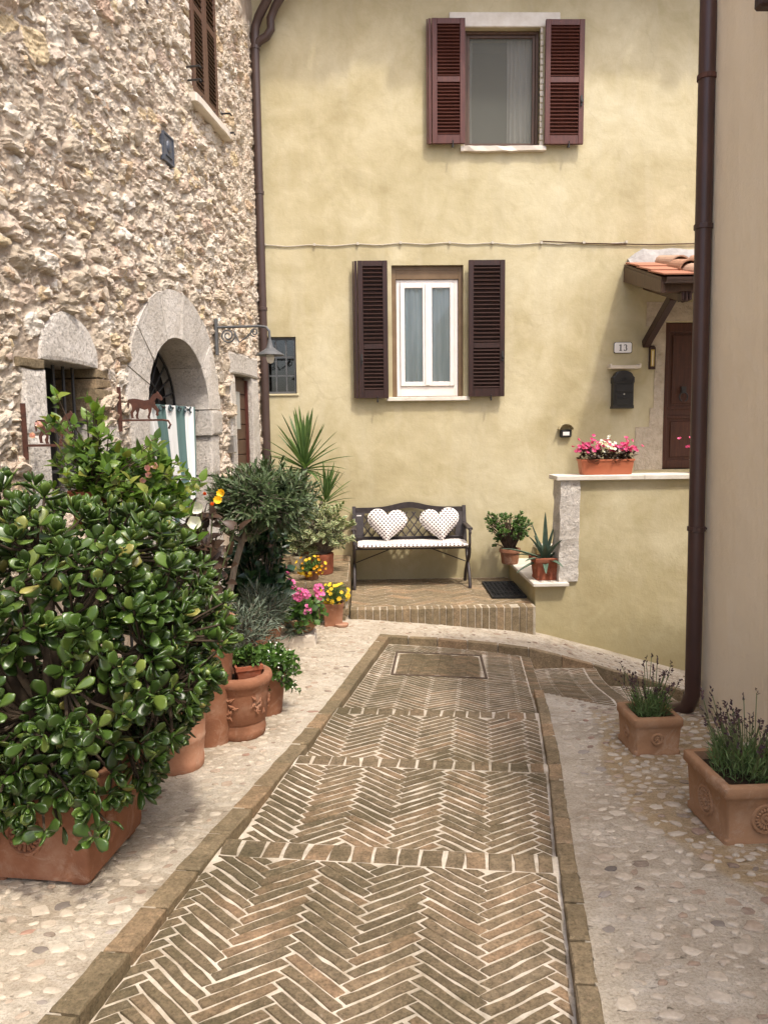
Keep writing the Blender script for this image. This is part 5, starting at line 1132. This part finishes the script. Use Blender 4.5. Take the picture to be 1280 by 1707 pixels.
# ------------------------------------------------------------------ potted plants
LANE=-math.atan2(DV.x,DV.y)
LANCE=leaf_flat(.26,4,.15,.18); ROUND=leaf_flat(.62,4,.15,.2,'ov'); OLEAF=leaf_flat(.24,3,.2,.1); NEEDLE=leaf_flat(.14,2,.2,.1); FAT=leaf_fat()
def medallion(parent,c,face,r,m,petals=16):
    """raised rosette on a pot face; c centre, face = (right, out) unit vectors"""
    rt,ou=Vector(face[0]),Vector(face[1]); up=Vector((0,0,1)); c=Vector(c); b=MB(); P=lambda x,z,o:c+rt*x+up*z+ou*o
    for rr,t in ((r,.010),(r*.36,.007)): b.tube([P(rr*math.cos(a),rr*math.sin(a),.002) for a in np.linspace(0,2*math.pi,28)],t*.8,6)
    for k in range(petals):
        a=2*math.pi*k/petals; b.tube([P(r*.42*math.cos(a),r*.42*math.sin(a),.0),P(r*.68*math.cos(a),r*.68*math.sin(a),.006),P(r*.92*math.cos(a),r*.92*math.sin(a),.0)],[r*.05,r*.11,r*.05],6)
        b.tube([P(r*1.08*math.cos(a),r*1.08*math.sin(a),-.004),P(r*1.08*math.cos(a),r*1.08*math.sin(a),.006)],[r*.13,r*.06],6)
    b.tube([P(0,0,-.002),P(0,0,.010)],[r*.22,r*.1],8); return b.build('medallion',m,parent,smooth=True)
def ellip_tips(rng,n,c,rad,lo=.55,hi=1.05,zmin=-1,lump=.25):
    T=[];D=[]
    while len(T)<n:
        d=unit(rng)
        if d[2]<zmin: continue
        k=rng.uniform(lo**3,hi**3)**(1/3)*(1+lump*noise.noise(Vector(d*2.2)+Vector((c[0]*5,c[1]*3,0)))); T.append(np.array(c)+d*np.array(rad)*k); D.append(d+np.array((0,0,.35)))
    return T,D
def big_jade():
    rng=np.random.default_rng(31); C0=Vector((-1.112,2.572,-.036)); t=thing('jade_plant','huge glossy jade plant in a square terracotta pot in the left foreground','plant',tuple(C0),LANE)
    for sx,sy in ((-1,-1),(1,-1),(1,1),(-1,1)): MB().box(sx*.15-.03,sx*.15+.03,sy*.15-.03,sy*.15+.03,.0,.03).build('pot_foot','terracotta',t,bevel=.006)
    square_pot(t,[(.196,.031),(.200,.05),(.203,.20),(.206,.30),(.222,.31),(.224,.36),(.218,.37)],'terracotta',.014,.03,.06)
    medallion(t,(-.02,-.203,.19),((1,0,0),(0,-1,0)),.062,'terracotta'); b=MB(); b.tube([(.204,-.05,.27),(.208,-.06,.20),(.208,-.04,.14),(.205,-.06,.10)],[.008,.02,.014,.006],8); b.build('relief_ornament','terracotta',t,smooth=True)
    W=WM[t.name]; inv=W.inverted(); cc=np.array(inv@Vector((-1.17,2.62,.72))); rad=np.array((.66,.50,.56))
    # limbs
    limbs=[]; b=MB(); base=Vector((0,0,.30))
    for k in range(22):
        a=2*math.pi*k*.382+rng.normal(0,.2); el=rng.uniform(-.35,1.2); d=Vector((math.cos(a)*math.cos(el),math.sin(a)*math.cos(el),math.sin(el))); e=Vector(cc)+Vector((d.x*rad[0],d.y*rad[1],d.z*rad[2]))*rng.uniform(.6,.82)
        m=base.lerp(e,.42)+Vector((rng.normal(0,.03),rng.normal(0,.03),.06)); P=[base+Vector((math.cos(a)*.05,math.sin(a)*.05,-.02)),base.lerp(m,.55)+Vector((0,0,.03)),m,m.lerp(e,.55)+Vector((0,0,.02)),e]; b.tube(P,[.030,.024,.017,.011,.006],8); limbs+=[P[3],P[4],(P[2]+P[3])/2,(P[3]+P[4])/2,P[3].lerp(P[4],.75)]
    b.build('trunk','bark_jade',t,smooth=True)
    T,D=ellip_tips(rng,620,cc,rad,.86,1.04,-.97,.16); T2,D2=ellip_tips(rng,300,cc,rad,.6,.86,-.9,.16); T+=T2; D+=D2
    # a skirt that hangs over the pot's front
    for k in range(26): x=rng.uniform(-.30,.32); T.append(np.array((x,-.26-rng.uniform(-.04,.1),rng.uniform(.26,.42)))); D.append(np.array((rng.normal(0,.3),-.8,.1)))
    keep=[i for i in range(len(T)) if not(T[i][2]<.34 and abs(T[i][0])<.2 and abs(T[i][1])<.2)]; T=[T[i] for i in keep]; D=[D[i] for i in keep]
    b=MB(); mats=[]
    for p,d in zip(T,D):
        q=min(limbs,key=lambda l:(Vector(p)-l).length); v=Vector(p); b.tube([q,q.lerp(v,.5)+Vector((0,0,-.02)),v],[.007,.005,.004],5,False)
        d=d/np.linalg.norm(d)+rng.normal(0,.25,3); d/=np.linalg.norm(d); o=np.cross(d,unit(rng)); o/=np.linalg.norm(o); n=rng.integers(3,6); sz=rng.uniform(.82,1.15)
        for k in range(n):
            f=k/(n-1); el=R(76-66*f+rng.normal(0,7)); L=(.034+.028*min(1,f*1.4))*sz; base_p=np.array(p)+d*(.016*(1-f)-.012*f)
            for s in (0,1):
                s2=rotv(o,d,k*math.pi/2+s*math.pi+rng.normal(0,.12)); ld=d*math.sin(el)+s2*math.cos(el); mats.append(frame(base_p+s2*.004,ld,d*math.cos(el)-s2*math.sin(el),rng.normal(0,.2),(L*rng.uniform(.82,1.2),L*rng.uniform(.85,1.15),L)))
    o=b.build('branch','bark_jade',t,smooth=True); o['kind']='stuff'
    Wm=np.array(W); pos=[(Wm@np.append(M[:3,3],1))[:3] for M in mats]; cam=np.array((0,0,1.5)); sc=[-np.linalg.norm(p-cam)-(.0 if (p[0]/p[1]>-.50 and p[2]>.1) else 5) for p in pos]; order=np.argsort(sc)[::-1]
    me=MB().add(*FAT).mesh('leaf',smooth=True); me.materials.append(MATS['leaf_jade'])
    for i in order[:300]: inst('leaf',me,mats[i],t)
    foliage(t,'foliage',FAT,[mats[i] for i in order[300:]],'leaf_jade')
big_jade()
def flower_mesh(name,np_,L,w,m,cup=.3,center=None):
    b=MB(); T=leaf_flat(w,3,.1,-cup*.4,'obov')
    for k in range(np_):
        a=2*math.pi*k/np_; M=frame((0,0,0),(math.cos(a),math.sin(a),cup),(0,0,1),0,L); b.add([(M@np.append(p,1))[:3] for p in T[0]],T[1])
    if center: b.lathe([(L*.18,0),(L*.16,L*.12),(L*.03,L*.16)],8)
    me=b.mesh(name,smooth=True,norm=False); me.materials.append(MATS[m]); return me
FL={'pink':flower_mesh('flower',5,.016,.9,'petal_pink',.5),'white':flower_mesh('flower',5,.015,.9,'petal_white',.5),'magenta':flower_mesh('flower',5,.017,.95,'petal_magenta',.3),'yellow':flower_mesh('flower',6,.020,.6,'petal_yellow',.15,True),'mari':flower_mesh('flower',10,.018,.5,'petal_marigold',.5,True),'blush':flower_mesh('flower',5,.035,.6,'petal_blush',1.1),'bigwhite':flower_mesh('flower',5,.048,.95,'petal_white',.6),'orange':flower_mesh('flower',8,.026,.7,'petal_orange',1.2),'beg':flower_mesh('flower',9,.032,.7,'petal_yellow',.7,True),'tiny':flower_mesh('flower',5,.008,.9,'petal_white',.4)}
def put_flower(kind,parent,p,d,rng,s=1.,name='flower'):
    M=frame(p,np.cross(d,unit(rng)),d,0,s*rng.uniform(.85,1.15)); return inst(name,FL[kind],M,parent)
def begonia_box(label,x0,x1,y,group,seed):
    rng=np.random.default_rng(seed); xc=(x0+x1)/2; hx=(x1-x0)/2; t=thing('flower_box',label,'planter',(xc,y,1.063),0,group)
    rings=[rsq(hx*k,.012,4,h,z) for k,h,z in ((.90,.062,0),(.91,.065,.01),(.97,.078,.125),(1.,.084,.126),(1.,.084,.142),(.97,.076,.142),(.95,.07,.11))]; MB().loft(rings,cap1=False).build('pot','plastic_terracotta',t,smooth=True)
    MB().loft([rsq(hx*.95,.01,4,.07,.112),rsq(hx*.6,.01,4,.03,.122)],cap0=False).build('soil','soil',t)
    T=[];D=[]
    for _ in range(110): q=np.array((rng.uniform(-hx,hx)*1.0,rng.normal(0,.055),rng.uniform(.13,.25))); T.append(q); D.append(np.array((q[0]*.6,q[1]*4,1)))
    foliage(t,'foliage',ROUND,twigs(rng,T,D,.05,4,.042,1.2),'leaf_bronze')
    for c0,kind,n in ((-.62,'pink',52),(.62,'pink',58),(.02,'white',34)):
        for _ in range(n): p=np.array((c0*hx+rng.normal(0,.075 if kind=='pink' else .05),rng.normal(-.01,.05),.20+abs(rng.normal(.04,.05)))); put_flower(kind,t,p,np.array((rng.normal(0,.5),-.6+rng.normal(0,.3),.8)),rng,1.5)
begonia_box('terracotta flower box of pink and white begonias on the parapet, seen whole',1.965,2.465,6.765,'flower boxes on the parapet',41)
begonia_box('flower box of pink begonias mostly hidden behind the tall dark drainpipe',3.045,3.54,6.765,'flower boxes on the parapet',42)
def lavender(label,x,y,base,rim,H,seed,petals,mr,scale):
    rng=np.random.default_rng(seed); z=ground_z(x,y)+.004; t=thing('lavender_pot',label,'plant',(x,y,z),R(1.5),'lavender pots on the right pavement')
    square_pot(t,[(base+.006,0),(base+.006,.022),(base,.028),(base*1.06,H-.055),(rim-.004,H-.045),(rim,H-.04),(rim,H-.006),(rim-.006,H)],'terracotta_pale',.012,.024,.035)
    for fc,c in ((((1,0,0),(0,-1,0)),(-.005,-(base*1.03)+.001,H*.45)),(((0,-1,0),(-1,0,0)),(-(base*1.03)+.001,0,H*.45))): medallion(t,c,fc,mr,'terracotta_pale',petals)
    n=int(62*scale); st=MB(); buds=[]; mats=[]
    for k in range(n):
        a=rng.uniform(0,6.28); r=rng.uniform(0,.62)*rim; b0=np.array((r*math.cos(a),r*math.sin(a),H-.03)); h=rng.uniform(.10,.27)*(1.05 if scale>1 else 1.); d=np.array((math.cos(a)*.35+rng.normal(0,.12),math.sin(a)*.35+rng.normal(0,.12),1)); d/=np.linalg.norm(d); tip=b0+d*h+np.array((0,0,.01)); mid=b0+d*h*.5+np.array((0,0,.02))
        st.tube([b0,mid,tip],.0018,4,False)
        for q in range(rng.integers(4,8)): buds.append(frame(tip+d*(.007*q-.008),d+unit(rng)*.9,unit(rng),0,.0165))
    for k in range(int(190*scale)):
        a=rng.uniform(0,6.28); r=math.sqrt(rng.uniform(0,1))*rim*.80; h=rng.uniform(.02,.13); d=np.array((math.cos(a)*.5*r/rim,math.sin(a)*.5*r/rim,.8))+rng.normal(0,.2,3); p=np.array((r*math.cos(a),r*math.sin(a),H-.03+h)); mats+=twigs(rng,[p],[d],.05,6,.036,.8)
    st.build('stem','stem_green',t)['kind']='stuff'
    foliage(t,'foliage',NEEDLE,mats,'leaf_lavender'); foliage(t,'flower_spike',leaf_flat(.7,2,.3,.1,'obov'),buds,'lavender_bud')
lavender('smaller square terracotta pot of lavender by the drainpipe foot, farther of the two',1.392,3.50,.108,.122,.19,51,8,.024,.8)
lavender('larger square terracotta pot of lavender with rosette, nearer right foreground',1.448,2.675,.150,.172,.235,52,20,.052,1.25)
def step_plants():
    rng=np.random.default_rng(61); z=.086
    t=thing('potted_jade','small bushy jade plant in a round terracotta pot on the stone step','plant',(1.50,7.60,z)); round_pot(t,[(.082,0),(.085,.01),(.10,.12),(.112,.122),(.112,.155),(.108,.16)],'terracotta')
    T,D=ellip_tips(rng,95,(0,0,.36),(.20,.16,.17),.6,1.05,-.8,.3); T+=[np.array((-.2,0,.47))+rng.normal(0,.04,3) for _ in range(9)]; D+=[np.array((-.5,-.2,.8))]*9
    b=MB(); stems(b,[(0,0,.13),(.03,0,.13),(-.03,.02,.13)],T,rng,.009,.004); b.build('branch','bark_brown',t); mats=[]
    for p,d in zip(T,D):
        d=d/np.linalg.norm(d); o=np.cross(d,unit(rng)); o/=np.linalg.norm(o)
        for k in range(3):
            f=k/2; el=R(72-60*f)
            for s in range(2): s2=rotv(o,d,k*1.57+s*3.14); mats.append(frame(p+d*.012*(1-f),d*math.sin(el)+s2*math.cos(el),d*math.cos(el)-s2*math.sin(el),0,.040*rng.uniform(.8,1.15)))
    foliage(t,'foliage',FAT,mats,'leaf_jade_small')
    t=thing('potted_agave','spiky blue green agave in a square terracotta pot on the stone step','plant',(1.675,6.80,z),R(2)); square_pot(t,[(.10,0),(.10,.02),(.095,.026),(.11,.155),(.122,.165),(.126,.172),(.126,.205),(.12,.21)],'terracotta_red',.008,.02,.03)
    b=MB(); b.tube([(-.04,-.106,.12),(-.02,-.108,.10),(0,-.107,.115),(.02,-.108,.10),(.04,-.106,.12)],.006,6); b.tube([(-.02,-.105,.07),(0,-.107,.055),(.02,-.105,.07)],.006,6); b.build('relief_ornament','terracotta_red',t)
    ang=[(80,0,.44),(20,15,.34),(150,20,.36),(200,35,.30),(250,45,.26),(300,40,.30),(340,50,.32),(100,55,.36),(60,65,.40),(180,70,.42),(225,80,.30),(285,88,.30),(10,92,.34),(130,85,.36),(260,105,.26),(320,100,.30),(195,108,.30)]
    for a,tilt,L in ang:
        a=R(a+rng.normal(0,6)); tl=R(tilt); P=[]; n=9; rings=[]; d=np.array((math.cos(a)*math.sin(tl),math.sin(a)*math.sin(tl),math.cos(tl))); p=np.array((math.cos(a)*.015,math.sin(a)*.015,.185)); side=np.cross(d,(0,0,1)) if tilt>3 else np.array((1,0,0)); side=side/np.linalg.norm(side)
        for i in range(n+1):
            f=i/n; w=.030*(1-f)**.55*(.75+.9*f*(1-f)*1.6)+.0015; nrm=np.cross(side,d); c=.010*(1-f)+.002
            rings.append([tuple(p-side*w+nrm*w*.35),tuple(p-nrm*c*.2),tuple(p+side*w+nrm*w*.35),tuple(p-nrm*c)]); p=p+d*L/n; d=d+np.array((0,0,-1))*(.055 if tilt>30 else .01)*f*2; d/=np.linalg.norm(d)
        MB().loft(rings).build('leaf','leaf_agave',t,smooth=True)
step_plants()
def yucca():
    rng=np.random.default_rng(71); x,y=-.60,7.32; t=thing('yucca_plant','tall spiky yucca with two leaf rosettes against the yellow wall','plant',(x,y,.157)); round_pot(t,[(.10,0),(.13,.2),(.14,.21),(.14,.24)],'terracotta')
    b=MB(); b.tube([(0,0,.2),(.01,0,.5),(-.01,0,.78),(.0,0,.99)],[.035,.032,.028,.03],10); b.tube([(.0,0,.3),(.10,-.02,.5),(.19,-.03,.66)],[.03,.022,.022],10); b.build('trunk','bark_grey',t,smooth=True)
    T=leaf_flat(.085,7,.28,.0,'sword')
    def head(c,n,L,bias):
        for k in range(n):
            f=(k+.5)/n; el=R(86-105*f**1.1); a=k*2.4; d=np.array((math.cos(a)*math.cos(el),math.sin(a)*math.cos(el)*.8,math.sin(el)))+np.array(bias); d/=np.linalg.norm(d); LL=L*rng.uniform(.8,1.08)*(1-.15*f)
            V=[]; M=frame(np.array(c)-np.array((0,0,.10))*f+d*.01,d,(0,0,1) if f>.15 else (0,-1,.2),rng.normal(0,.2),LL)
            for v in T[0]: q=(M@np.append(v,1))[:3]; q=q-np.array((0,0,1))*(.10+.25*f)*LL*v[1]**2.2*f; V.append(tuple(q))
            MB().add(V,T[1]).build('leaf','leaf_yucca',t,smooth=True,norm=False)
    head((0,0,1.02),52,.56,(0,-.05,.1)); head((.20,-.03,.68),30,.38,(.25,-.1,.25))
yucca()
def bush(name,label,loc,potfn,T,D,tl,nl,ll,tpl,m,seed,stem0=None,wood='bark_grey',group=None,cat='plant',spread=.9):
    rng=np.random.default_rng(seed); t=thing(name,label,cat,loc,0,group); potfn(t)
    b=MB(); stems(b,stem0 or [(0,0,.15)],T,rng,.006,.002); b.build('branch',wood,t)['kind']='stuff'
    foliage(t,'foliage',tpl,twigs(rng,T,D,tl,nl,ll,spread),m); return t
def left_plants():
    rng=np.random.default_rng(81)
    # clipped standard tree with grey green leaves
    gx,gy=-.95,4.92; g0=ground_z(gx,gy)+.003
    t=thing('standard_tree','small grey green standard tree with a bare trunk in the row of pots','tree',(gx,gy,g0)); round_pot(t,[(.12,0),(.16,.25),(.175,.26),(.175,.30)],'terracotta')
    b=MB(); fork=(.115,0,.93); b.tube([(0,0,.27),(.015,0,.55),(.06,0,.75),fork],[.026,.023,.02,.021],10); T,D=ellip_tips(rng,620,(.27,0,1.21),(.36,.29,.25),.5,1.04,-.95,.22)
    br=[]
    for e in ((-.08,-.05,1.12),(.10,.08,1.16),(.30,-.06,1.12),(.48,.02,1.18),(.22,-.12,1.2),(.36,.14,1.22)): b.tube([fork,tuple((np.array(fork)+np.array(e))/2+np.array((0,0,-.03))),e],[.017,.013,.008],7); br.append(e)
    b.build('trunk','bark_grey',t,smooth=True); b=MB(); 
    for p in T: q=min(br,key=lambda e:np.linalg.norm(np.array(e)-p)); b.tube([q,tuple((np.array(q)+p)/2+np.array((0,0,.02))),tuple(p)],[.005,.004,.002],4,False)
    b.build('branch','bark_grey',t)['kind']='stuff'; foliage(t,'crown',OLEAF,twigs(rng,T,D,.11,13,.056,.95),'leaf_olive')
    # dark glossy bush behind its trunk
    loc=(-.80,5.45,ground_z(-.8,5.45)+.003); T,D=ellip_tips(rng,150,(0,0,.62),(.24,.2,.42),.5,1.05,-.95,.2)
    bush('camellia_bush','dark glossy leafed bush behind the standard tree trunk',loc,lambda t:round_pot(t,[(.12,0),(.15,.2),(.16,.22)],'terracotta'),T,D,.10,7,.085,ROUND,'leaf_dark',82,[(0,0,.2)])
    # variegated shrubs on the ledge
    T,D=ellip_tips(rng,190,(.02,-.02,.42),(.28,.22,.27),.5,1.05,-.8,.3)
    bush('variegated_shrub','cream edged variegated shrub in a plain round terracotta pot beside the bench','' or (-.43,6.88,.157),lambda t:round_pot(t,[(.108,0),(.112,.01),(.118,.16),(.122,.175),(.118,.19)],'terracotta_red',soil=.02),T,D,.09,9,.042,ROUND,'leaf_variegated',83,[(0,0,.17),(.03,0,.17)])
    T,D=ellip_tips(rng,80,(-.05,-.02,.36),(.15,.15,.22),.5,1.05,-.8,.3)
    bush('variegated_shrub','cream edged variegated shrub in a cream ceramic pot on the brick ledge',(-.64,6.93,.157),lambda t:round_pot(t,[(.058,0),(.06,.012),(.08,.14),(.086,.15),(.084,.165)],'cream_ceramic',soil=.02),T,D,.09,9,.04,ROUND,'leaf_variegated',84,[(0,0,.14)])
    # grey leafed pinks
    loc=(-.80,5.12,ground_z(-.8,5.12)+.003); T,D=ellip_tips(rng,110,(.02,-.02,.40),(.22,.17,.19),.35,1.05,-.6,.3)
    bush('silver_foliage_plant','grey silver leafed plant in a tall pinkish terracotta pot',loc,lambda t:round_pot(t,[(.09,0),(.12,.27),(.13,.28),(.13,.31)],'terracotta_pink'),T,D,.09,11,.075,NEEDLE,'leaf_grey',85,[(0,0,.28)])
    loc=(-.86,4.45,ground_z(-.86,4.45)+.003); T,D=ellip_tips(rng,150,(.05,-.02,.36),(.25,.2,.26),.35,1.05,-.8,.3)
    bush('silver_foliage_plant','spreading grey leafed plant between the jade and the standard tree',loc,lambda t:round_pot(t,[(.10,0),(.13,.2),(.14,.21),(.14,.24)],'terracotta'),T,D,.09,11,.07,NEEDLE,'leaf_grey',86,[(0,0,.22)])
    # mandevilla on a tall iron stand
    loc=(-1.20,3.42,ground_z(-1.2,3.42)+.003); t=thing('mandevilla_plant','climbing plant with pale pink trumpet flowers behind the jade plant','plant',loc)
    b=MB()
    for a in (45,135,225,315): b.tube([(.10*math.cos(R(a)),.10*math.sin(R(a)),0),(.085*math.cos(R(a)),.085*math.sin(R(a)),1.17)],.008,6)
    b.tube([(.09*math.cos(a),.09*math.sin(a),1.17) for a in np.linspace(0,6.2832,20)],.008,6); b.build('plant_stand','black_iron',t)
    g=MB().lathe([(.075,1.175),(.08,1.18),(.092,1.28),(.105,1.285),(.105,1.325),(.09,1.325),(.088,1.30)],28,(-.06,0,0),cap1=False).build('pot','terracotta_red',t,smooth=True)
    T=[];D=[]
    for _ in range(250):
        q=rng.uniform(0,1); p=np.array((.03+.40*q+rng.normal(0,.05)-.12,rng.normal(0,.10),1.35+rng.normal(0,.085)+.08*math.sin(q*3.1)-.16*q*q)); T.append(p); D.append(np.array((rng.normal(0,.6),-.6,.8)))
    for _ in range(16): p=np.array((-.18+rng.normal(0,.06),rng.normal(-.02,.06),1.50+rng.normal(0,.10))); T.append(p); D.append(np.array((rng.normal(0,.4),-.4,.9)))
    for _ in range(7): p=np.array((-.02+rng.normal(0,.03),rng.normal(-.02,.05),1.62+rng.uniform(-.1,.13))); T.append(p); D.append(np.array((rng.normal(0,.4),-.4,.9)))
    b=MB(); stems(b,[(-.06,0,1.3),(0,0,1.3)],T,rng,.004,.002); b.build('vine','bark_brown',t)['kind']='stuff'; foliage(t,'foliage',ROUND,twigs(rng,T,D,.08,6,.058,1.0),'leaf_mandevilla')
    for p in ((.24,-.13,1.42),(.20,-.13,1.37),(.28,-.12,1.43),(-.22,-.10,1.62),(-.27,-.1,1.57),(.25,-.14,1.39)): put_flower('blush',t,np.array(p),np.array((rng.normal(0,.5),-.9,.4)),rng)
    # begonias with large white, orange and yellow flowers
    loc=(-.83,3.72,ground_z(-.83,3.72)+.003); t=thing('begonia_plant','tuberous begonia with large white and orange yellow flowers beside the striped curtain','plant',loc); round_pot(t,[(.10,0),(.14,.6),(.15,.62),(.15,.66)],'terracotta')
    T=[np.array((rng.normal(0,.08),rng.normal(0,.06),.98+rng.normal(0,.12))) for _ in range(60)]; D=[np.array((rng.normal(0,.6),-.5,.5)) for _ in T]; b=MB(); stems(b,[(0,0,.62)],T,rng,.005,.003,.05); b.build('stem','stem_green',t); foliage(t,'foliage',ROUND,twigs(rng,T,D,.06,3,.075,1.),'leaf_bronze')
    for k,p in (('bigwhite',(-.03,-.13,1.21)),('bigwhite',(.0,-.14,1.16)),('bigwhite',(-.04,-.12,1.10)),('bigwhite',(.01,-.13,1.23)),('orange',(-.11,-.12,1.29)),('orange',(.04,-.1,1.30)),('orange',(.08,-.11,1.25)),('beg',(.13,-.1,1.30)),('beg',(.11,-.12,1.27))): put_flower(k,t,np.array(p),np.array((rng.normal(0,.3),-1,.35)),rng)
    # swagged round pot with a small pot of herbs set in it
    x,y=-.685,3.82; z=ground_z(x,y)+.003; t=thing('terracotta_pot','round terracotta pot with leaf swag relief and thick rolled rim','pot',(x,y,z))
    round_pot(t,[(.118,0),(.128,.012),(.132,.05),(.126,.062),(.130,.075),(.126,.088),(.136,.10),(.148,.245),(.150,.26),(.158,.272),(.160,.285),(.168,.295),(.174,.315),(.170,.335),(.160,.342)],'terracotta',.03,.05,44)
    for a0 in (-60,0,60,-120,120,180):
        b=MB()
        for k in range(9):
            a=R(a0-70+rng.normal(0,9)); zz=.13+.11*rng.random(); r=.136+.013*(zz-.1)/.145; r=.138+(zz-.10)*.085; c=np.array((math.sin(a)*r,-math.cos(a)*r,zz)); d=np.array((math.cos(a)*rng.normal(0,1),math.sin(a)*rng.normal(0,1),rng.normal(-.4,.8))); d/=np.linalg.norm(d); b.tube([tuple(c-d*.022),tuple(c+np.array((math.sin(a),-math.cos(a),0))*.006),tuple(c+d*.022)],[.002,.009,.002],6)
        b.build('relief_swag','terracotta',t,smooth=True)
    t=thing('herb_pot','little square terracotta pot of succulents set inside the swagged pot','plant',(x+.045,y-.02,z+.296),R(20)); square_pot(t,[(.052,0),(.066,.075),(.072,.078),(.072,.10)],'terracotta_red',.006,.012,.018)
    T,D=ellip_tips(rng,46,(0,0,.12),(.085,.075,.06),.4,1.05,-.1,.2); foliage(t,'foliage',leaf_flat(.45,3,.2,.1,'obov'),twigs(rng,T,D,.03,7,.034,1.1),'leaf_green'); b=MB(); stems(b,[(0,0,.085)],T,rng,.003,.002); b.build('stem','stem_green',t)
    # trailing plant with tiny white flowers
    loc=(-.60,4.18,ground_z(-.6,4.18)+.003); T=[];D=[]
    for _ in range(150): a=rng.uniform(-1.9,1.2); r=rng.uniform(.05,.21); T.append(np.array((r*math.cos(a),r*math.sin(a)*.8-.02,.36-1.5*max(0,r-.09)*rng.uniform(.3,1.4)+rng.normal(0,.03)))); D.append(np.array((math.cos(a),math.sin(a),.5-1.2*(r>.14))))
    t=bush('trailing_plant','trailing green plant dotted with tiny white flowers behind the swagged pot',loc,lambda t:round_pot(t,[(.09,0),(.12,.26),(.13,.27),(.13,.30)],'terracotta'),T,D,.06,7,.035,ROUND,'leaf_green',88,[(0,0,.27)])
    fm=[frame(np.array(T[i])+rng.normal(0,.012,3),unit(rng),(0,-.5,.8),0,.012) for i in rng.integers(0,150,200)]; foliage(t,'blossom',leaf_flat(.95,2,.1,.1,'obov'),fm,'petal_white')
    # ribbed round pot
    x,y=-.925,3.40; z=ground_z(x,y)+.003; t=thing('ribbed_pot_plant','plain pale terracotta pot with ribbed base half hidden behind the jade','plant',(x,y,z)); round_pot(t,[(.128,0),(.132,.01),(.133,.045),(.129,.05),(.139,.14),(.143,.15),(.140,.158),(.148,.30),(.158,.31),(.158,.35)],'terracotta_pink')
    T,D=ellip_tips(rng,70,(0,0,.42),(.16,.15,.14),.3,1.05,-.2,.2); b=MB(); stems(b,[(0,0,.3)],T,rng,.004,.002); b.build('stem','stem_green',t); foliage(t,'foliage',ROUND,twigs(rng,T,D,.05,6,.04),'leaf_green')
    # geranium bowl on a stone block
    x,y=-.53,5.72; z=ground_z(x,y); t=thing('stone_block','rough low stone block under the bowl of pink geraniums','block',(x-.03,y,z)); b=MB(); r3=np.random.default_rng(5); rings=[[(px+r3.normal(0,.006),py+r3.normal(0,.006),zz) for px,py in ((-.15,-.11),(0,-.12),(.15,-.11),(.155,.0),(.15,.11),(0,.12),(-.15,.11))] for zz in (-.02,.05,.10)]; b.loft(rings).build('block','slab_stone',t,bevel=.006)
    t=thing('geranium_bowl','bowl of bright magenta pink geraniums on a low stone block','plant',(x,y,z+.103)); round_pot(t,[(.07,0),(.10,.015),(.145,.08),(.155,.10),(.155,.12),(.148,.125)],'terracotta_pale')
    T,D=ellip_tips(rng,110,(0,-.02,.17),(.20,.18,.15),.4,1.05,-.7,.2); b=MB(); stems(b,[(0,0,.09)],T,rng,.004,.002); b.build('stem','stem_green',t)['kind']='stuff'; foliage(t,'foliage',leaf_flat(.95,3,.12,.25,'obov'),twigs(rng,T,D,.05,4,.05,1.1),'leaf_green')
    T,D=ellip_tips(rng,24,(-.02,-.12,.06),(.09,.05,.07),.4,1.05,-.7,.2); foliage(t,'grey_sprig',NEEDLE,twigs(rng,T,D,.05,8,.07,1.),'leaf_grey')
    for (hx,hz,n) in ((-.10,.42,13),(-.035,.30,16),(.015,.285,16),(.06,.28,12),(-.10,.235,9),(.06,.175,10),(.16,.31,14),(.17,.27,8),(-.005,.26,10),(-.055,.345,7)):
        c=np.array((hx,-.15,hz*1.2))
        for _ in range(n): d=unit(rng); d[1]=-abs(d[1]); put_flower('magenta',t,c+d*.032,d+np.array((0,-.5,.2)),rng)
        MB().tube([(0,-.03,.12),(hx*.6,-.09,hz*.6+.05),tuple(c)],.002,4).build('flower_stalk','stem_green',t)
    # yellow flowers in a square pot at the terrace corner
    x,y=-.30,6.33; z=ground_z(x,y)+.003; t=thing('yellow_flower_pot','square terracotta pot of yellow star flowers at the corner of the brick terrace','plant',(x,y,z),R(3)); square_pot(t,[(.078,0),(.078,.015),(.075,.02),(.088,.17),(.092,.18),(.092,.20)],'terracotta',.006,.014,.02)
    MB().lathe([(.055,-.003),(.06,.005),(.06,.02),(.05,.022)],20,(.07,-.06,0)).build('saucer','terracotta_pink',t,smooth=True)
    T,D=ellip_tips(rng,100,(.01,-.02,.27),(.12,.11,.10),.4,1.05,-.6,.2); b=MB(); stems(b,[(0,0,.18)],T,rng,.003,.0015); b.build('stem','stem_green',t)['kind']='stuff'; foliage(t,'foliage',NEEDLE,twigs(rng,T,D,.05,7,.035,1.),'leaf_green')
    for _ in range(44): d=unit(rng); d[1]=-abs(d[1]); p=np.array((.02,-.02,.28))+d*np.array((.125,.11,.105)); put_flower('yellow',t,p,d+np.array((0,-.5,.4)),rng)
    # marigolds on the ledge edge
    t=thing('marigold_pot','small pot of dark orange and yellow marigolds behind the pink geraniums','plant',(-.50,6.60,.157)); round_pot(t,[(.055,0),(.075,.07),(.08,.072),(.08,.085)],'terracotta')
    T,D=ellip_tips(rng,60,(0,-.04,.12),(.13,.1,.08),.4,1.05,-.7,.2); b=MB(); stems(b,[(0,0,.075)],T,rng,.003,.0015); b.build('stem','stem_green',t)['kind']='stuff'; foliage(t,'foliage',LANCE,twigs(rng,T,D,.05,6,.035,1.),'leaf_green')
    for _ in range(30): d=unit(rng); d[1]=-abs(d[1]); p=np.array((0,-.04,.13))+d*np.array((.14,.11,.09)); put_flower('mari' if rng.random()<.7 else 'yellow',t,p,d+np.array((0,-.5,.4)),rng)
left_plants()
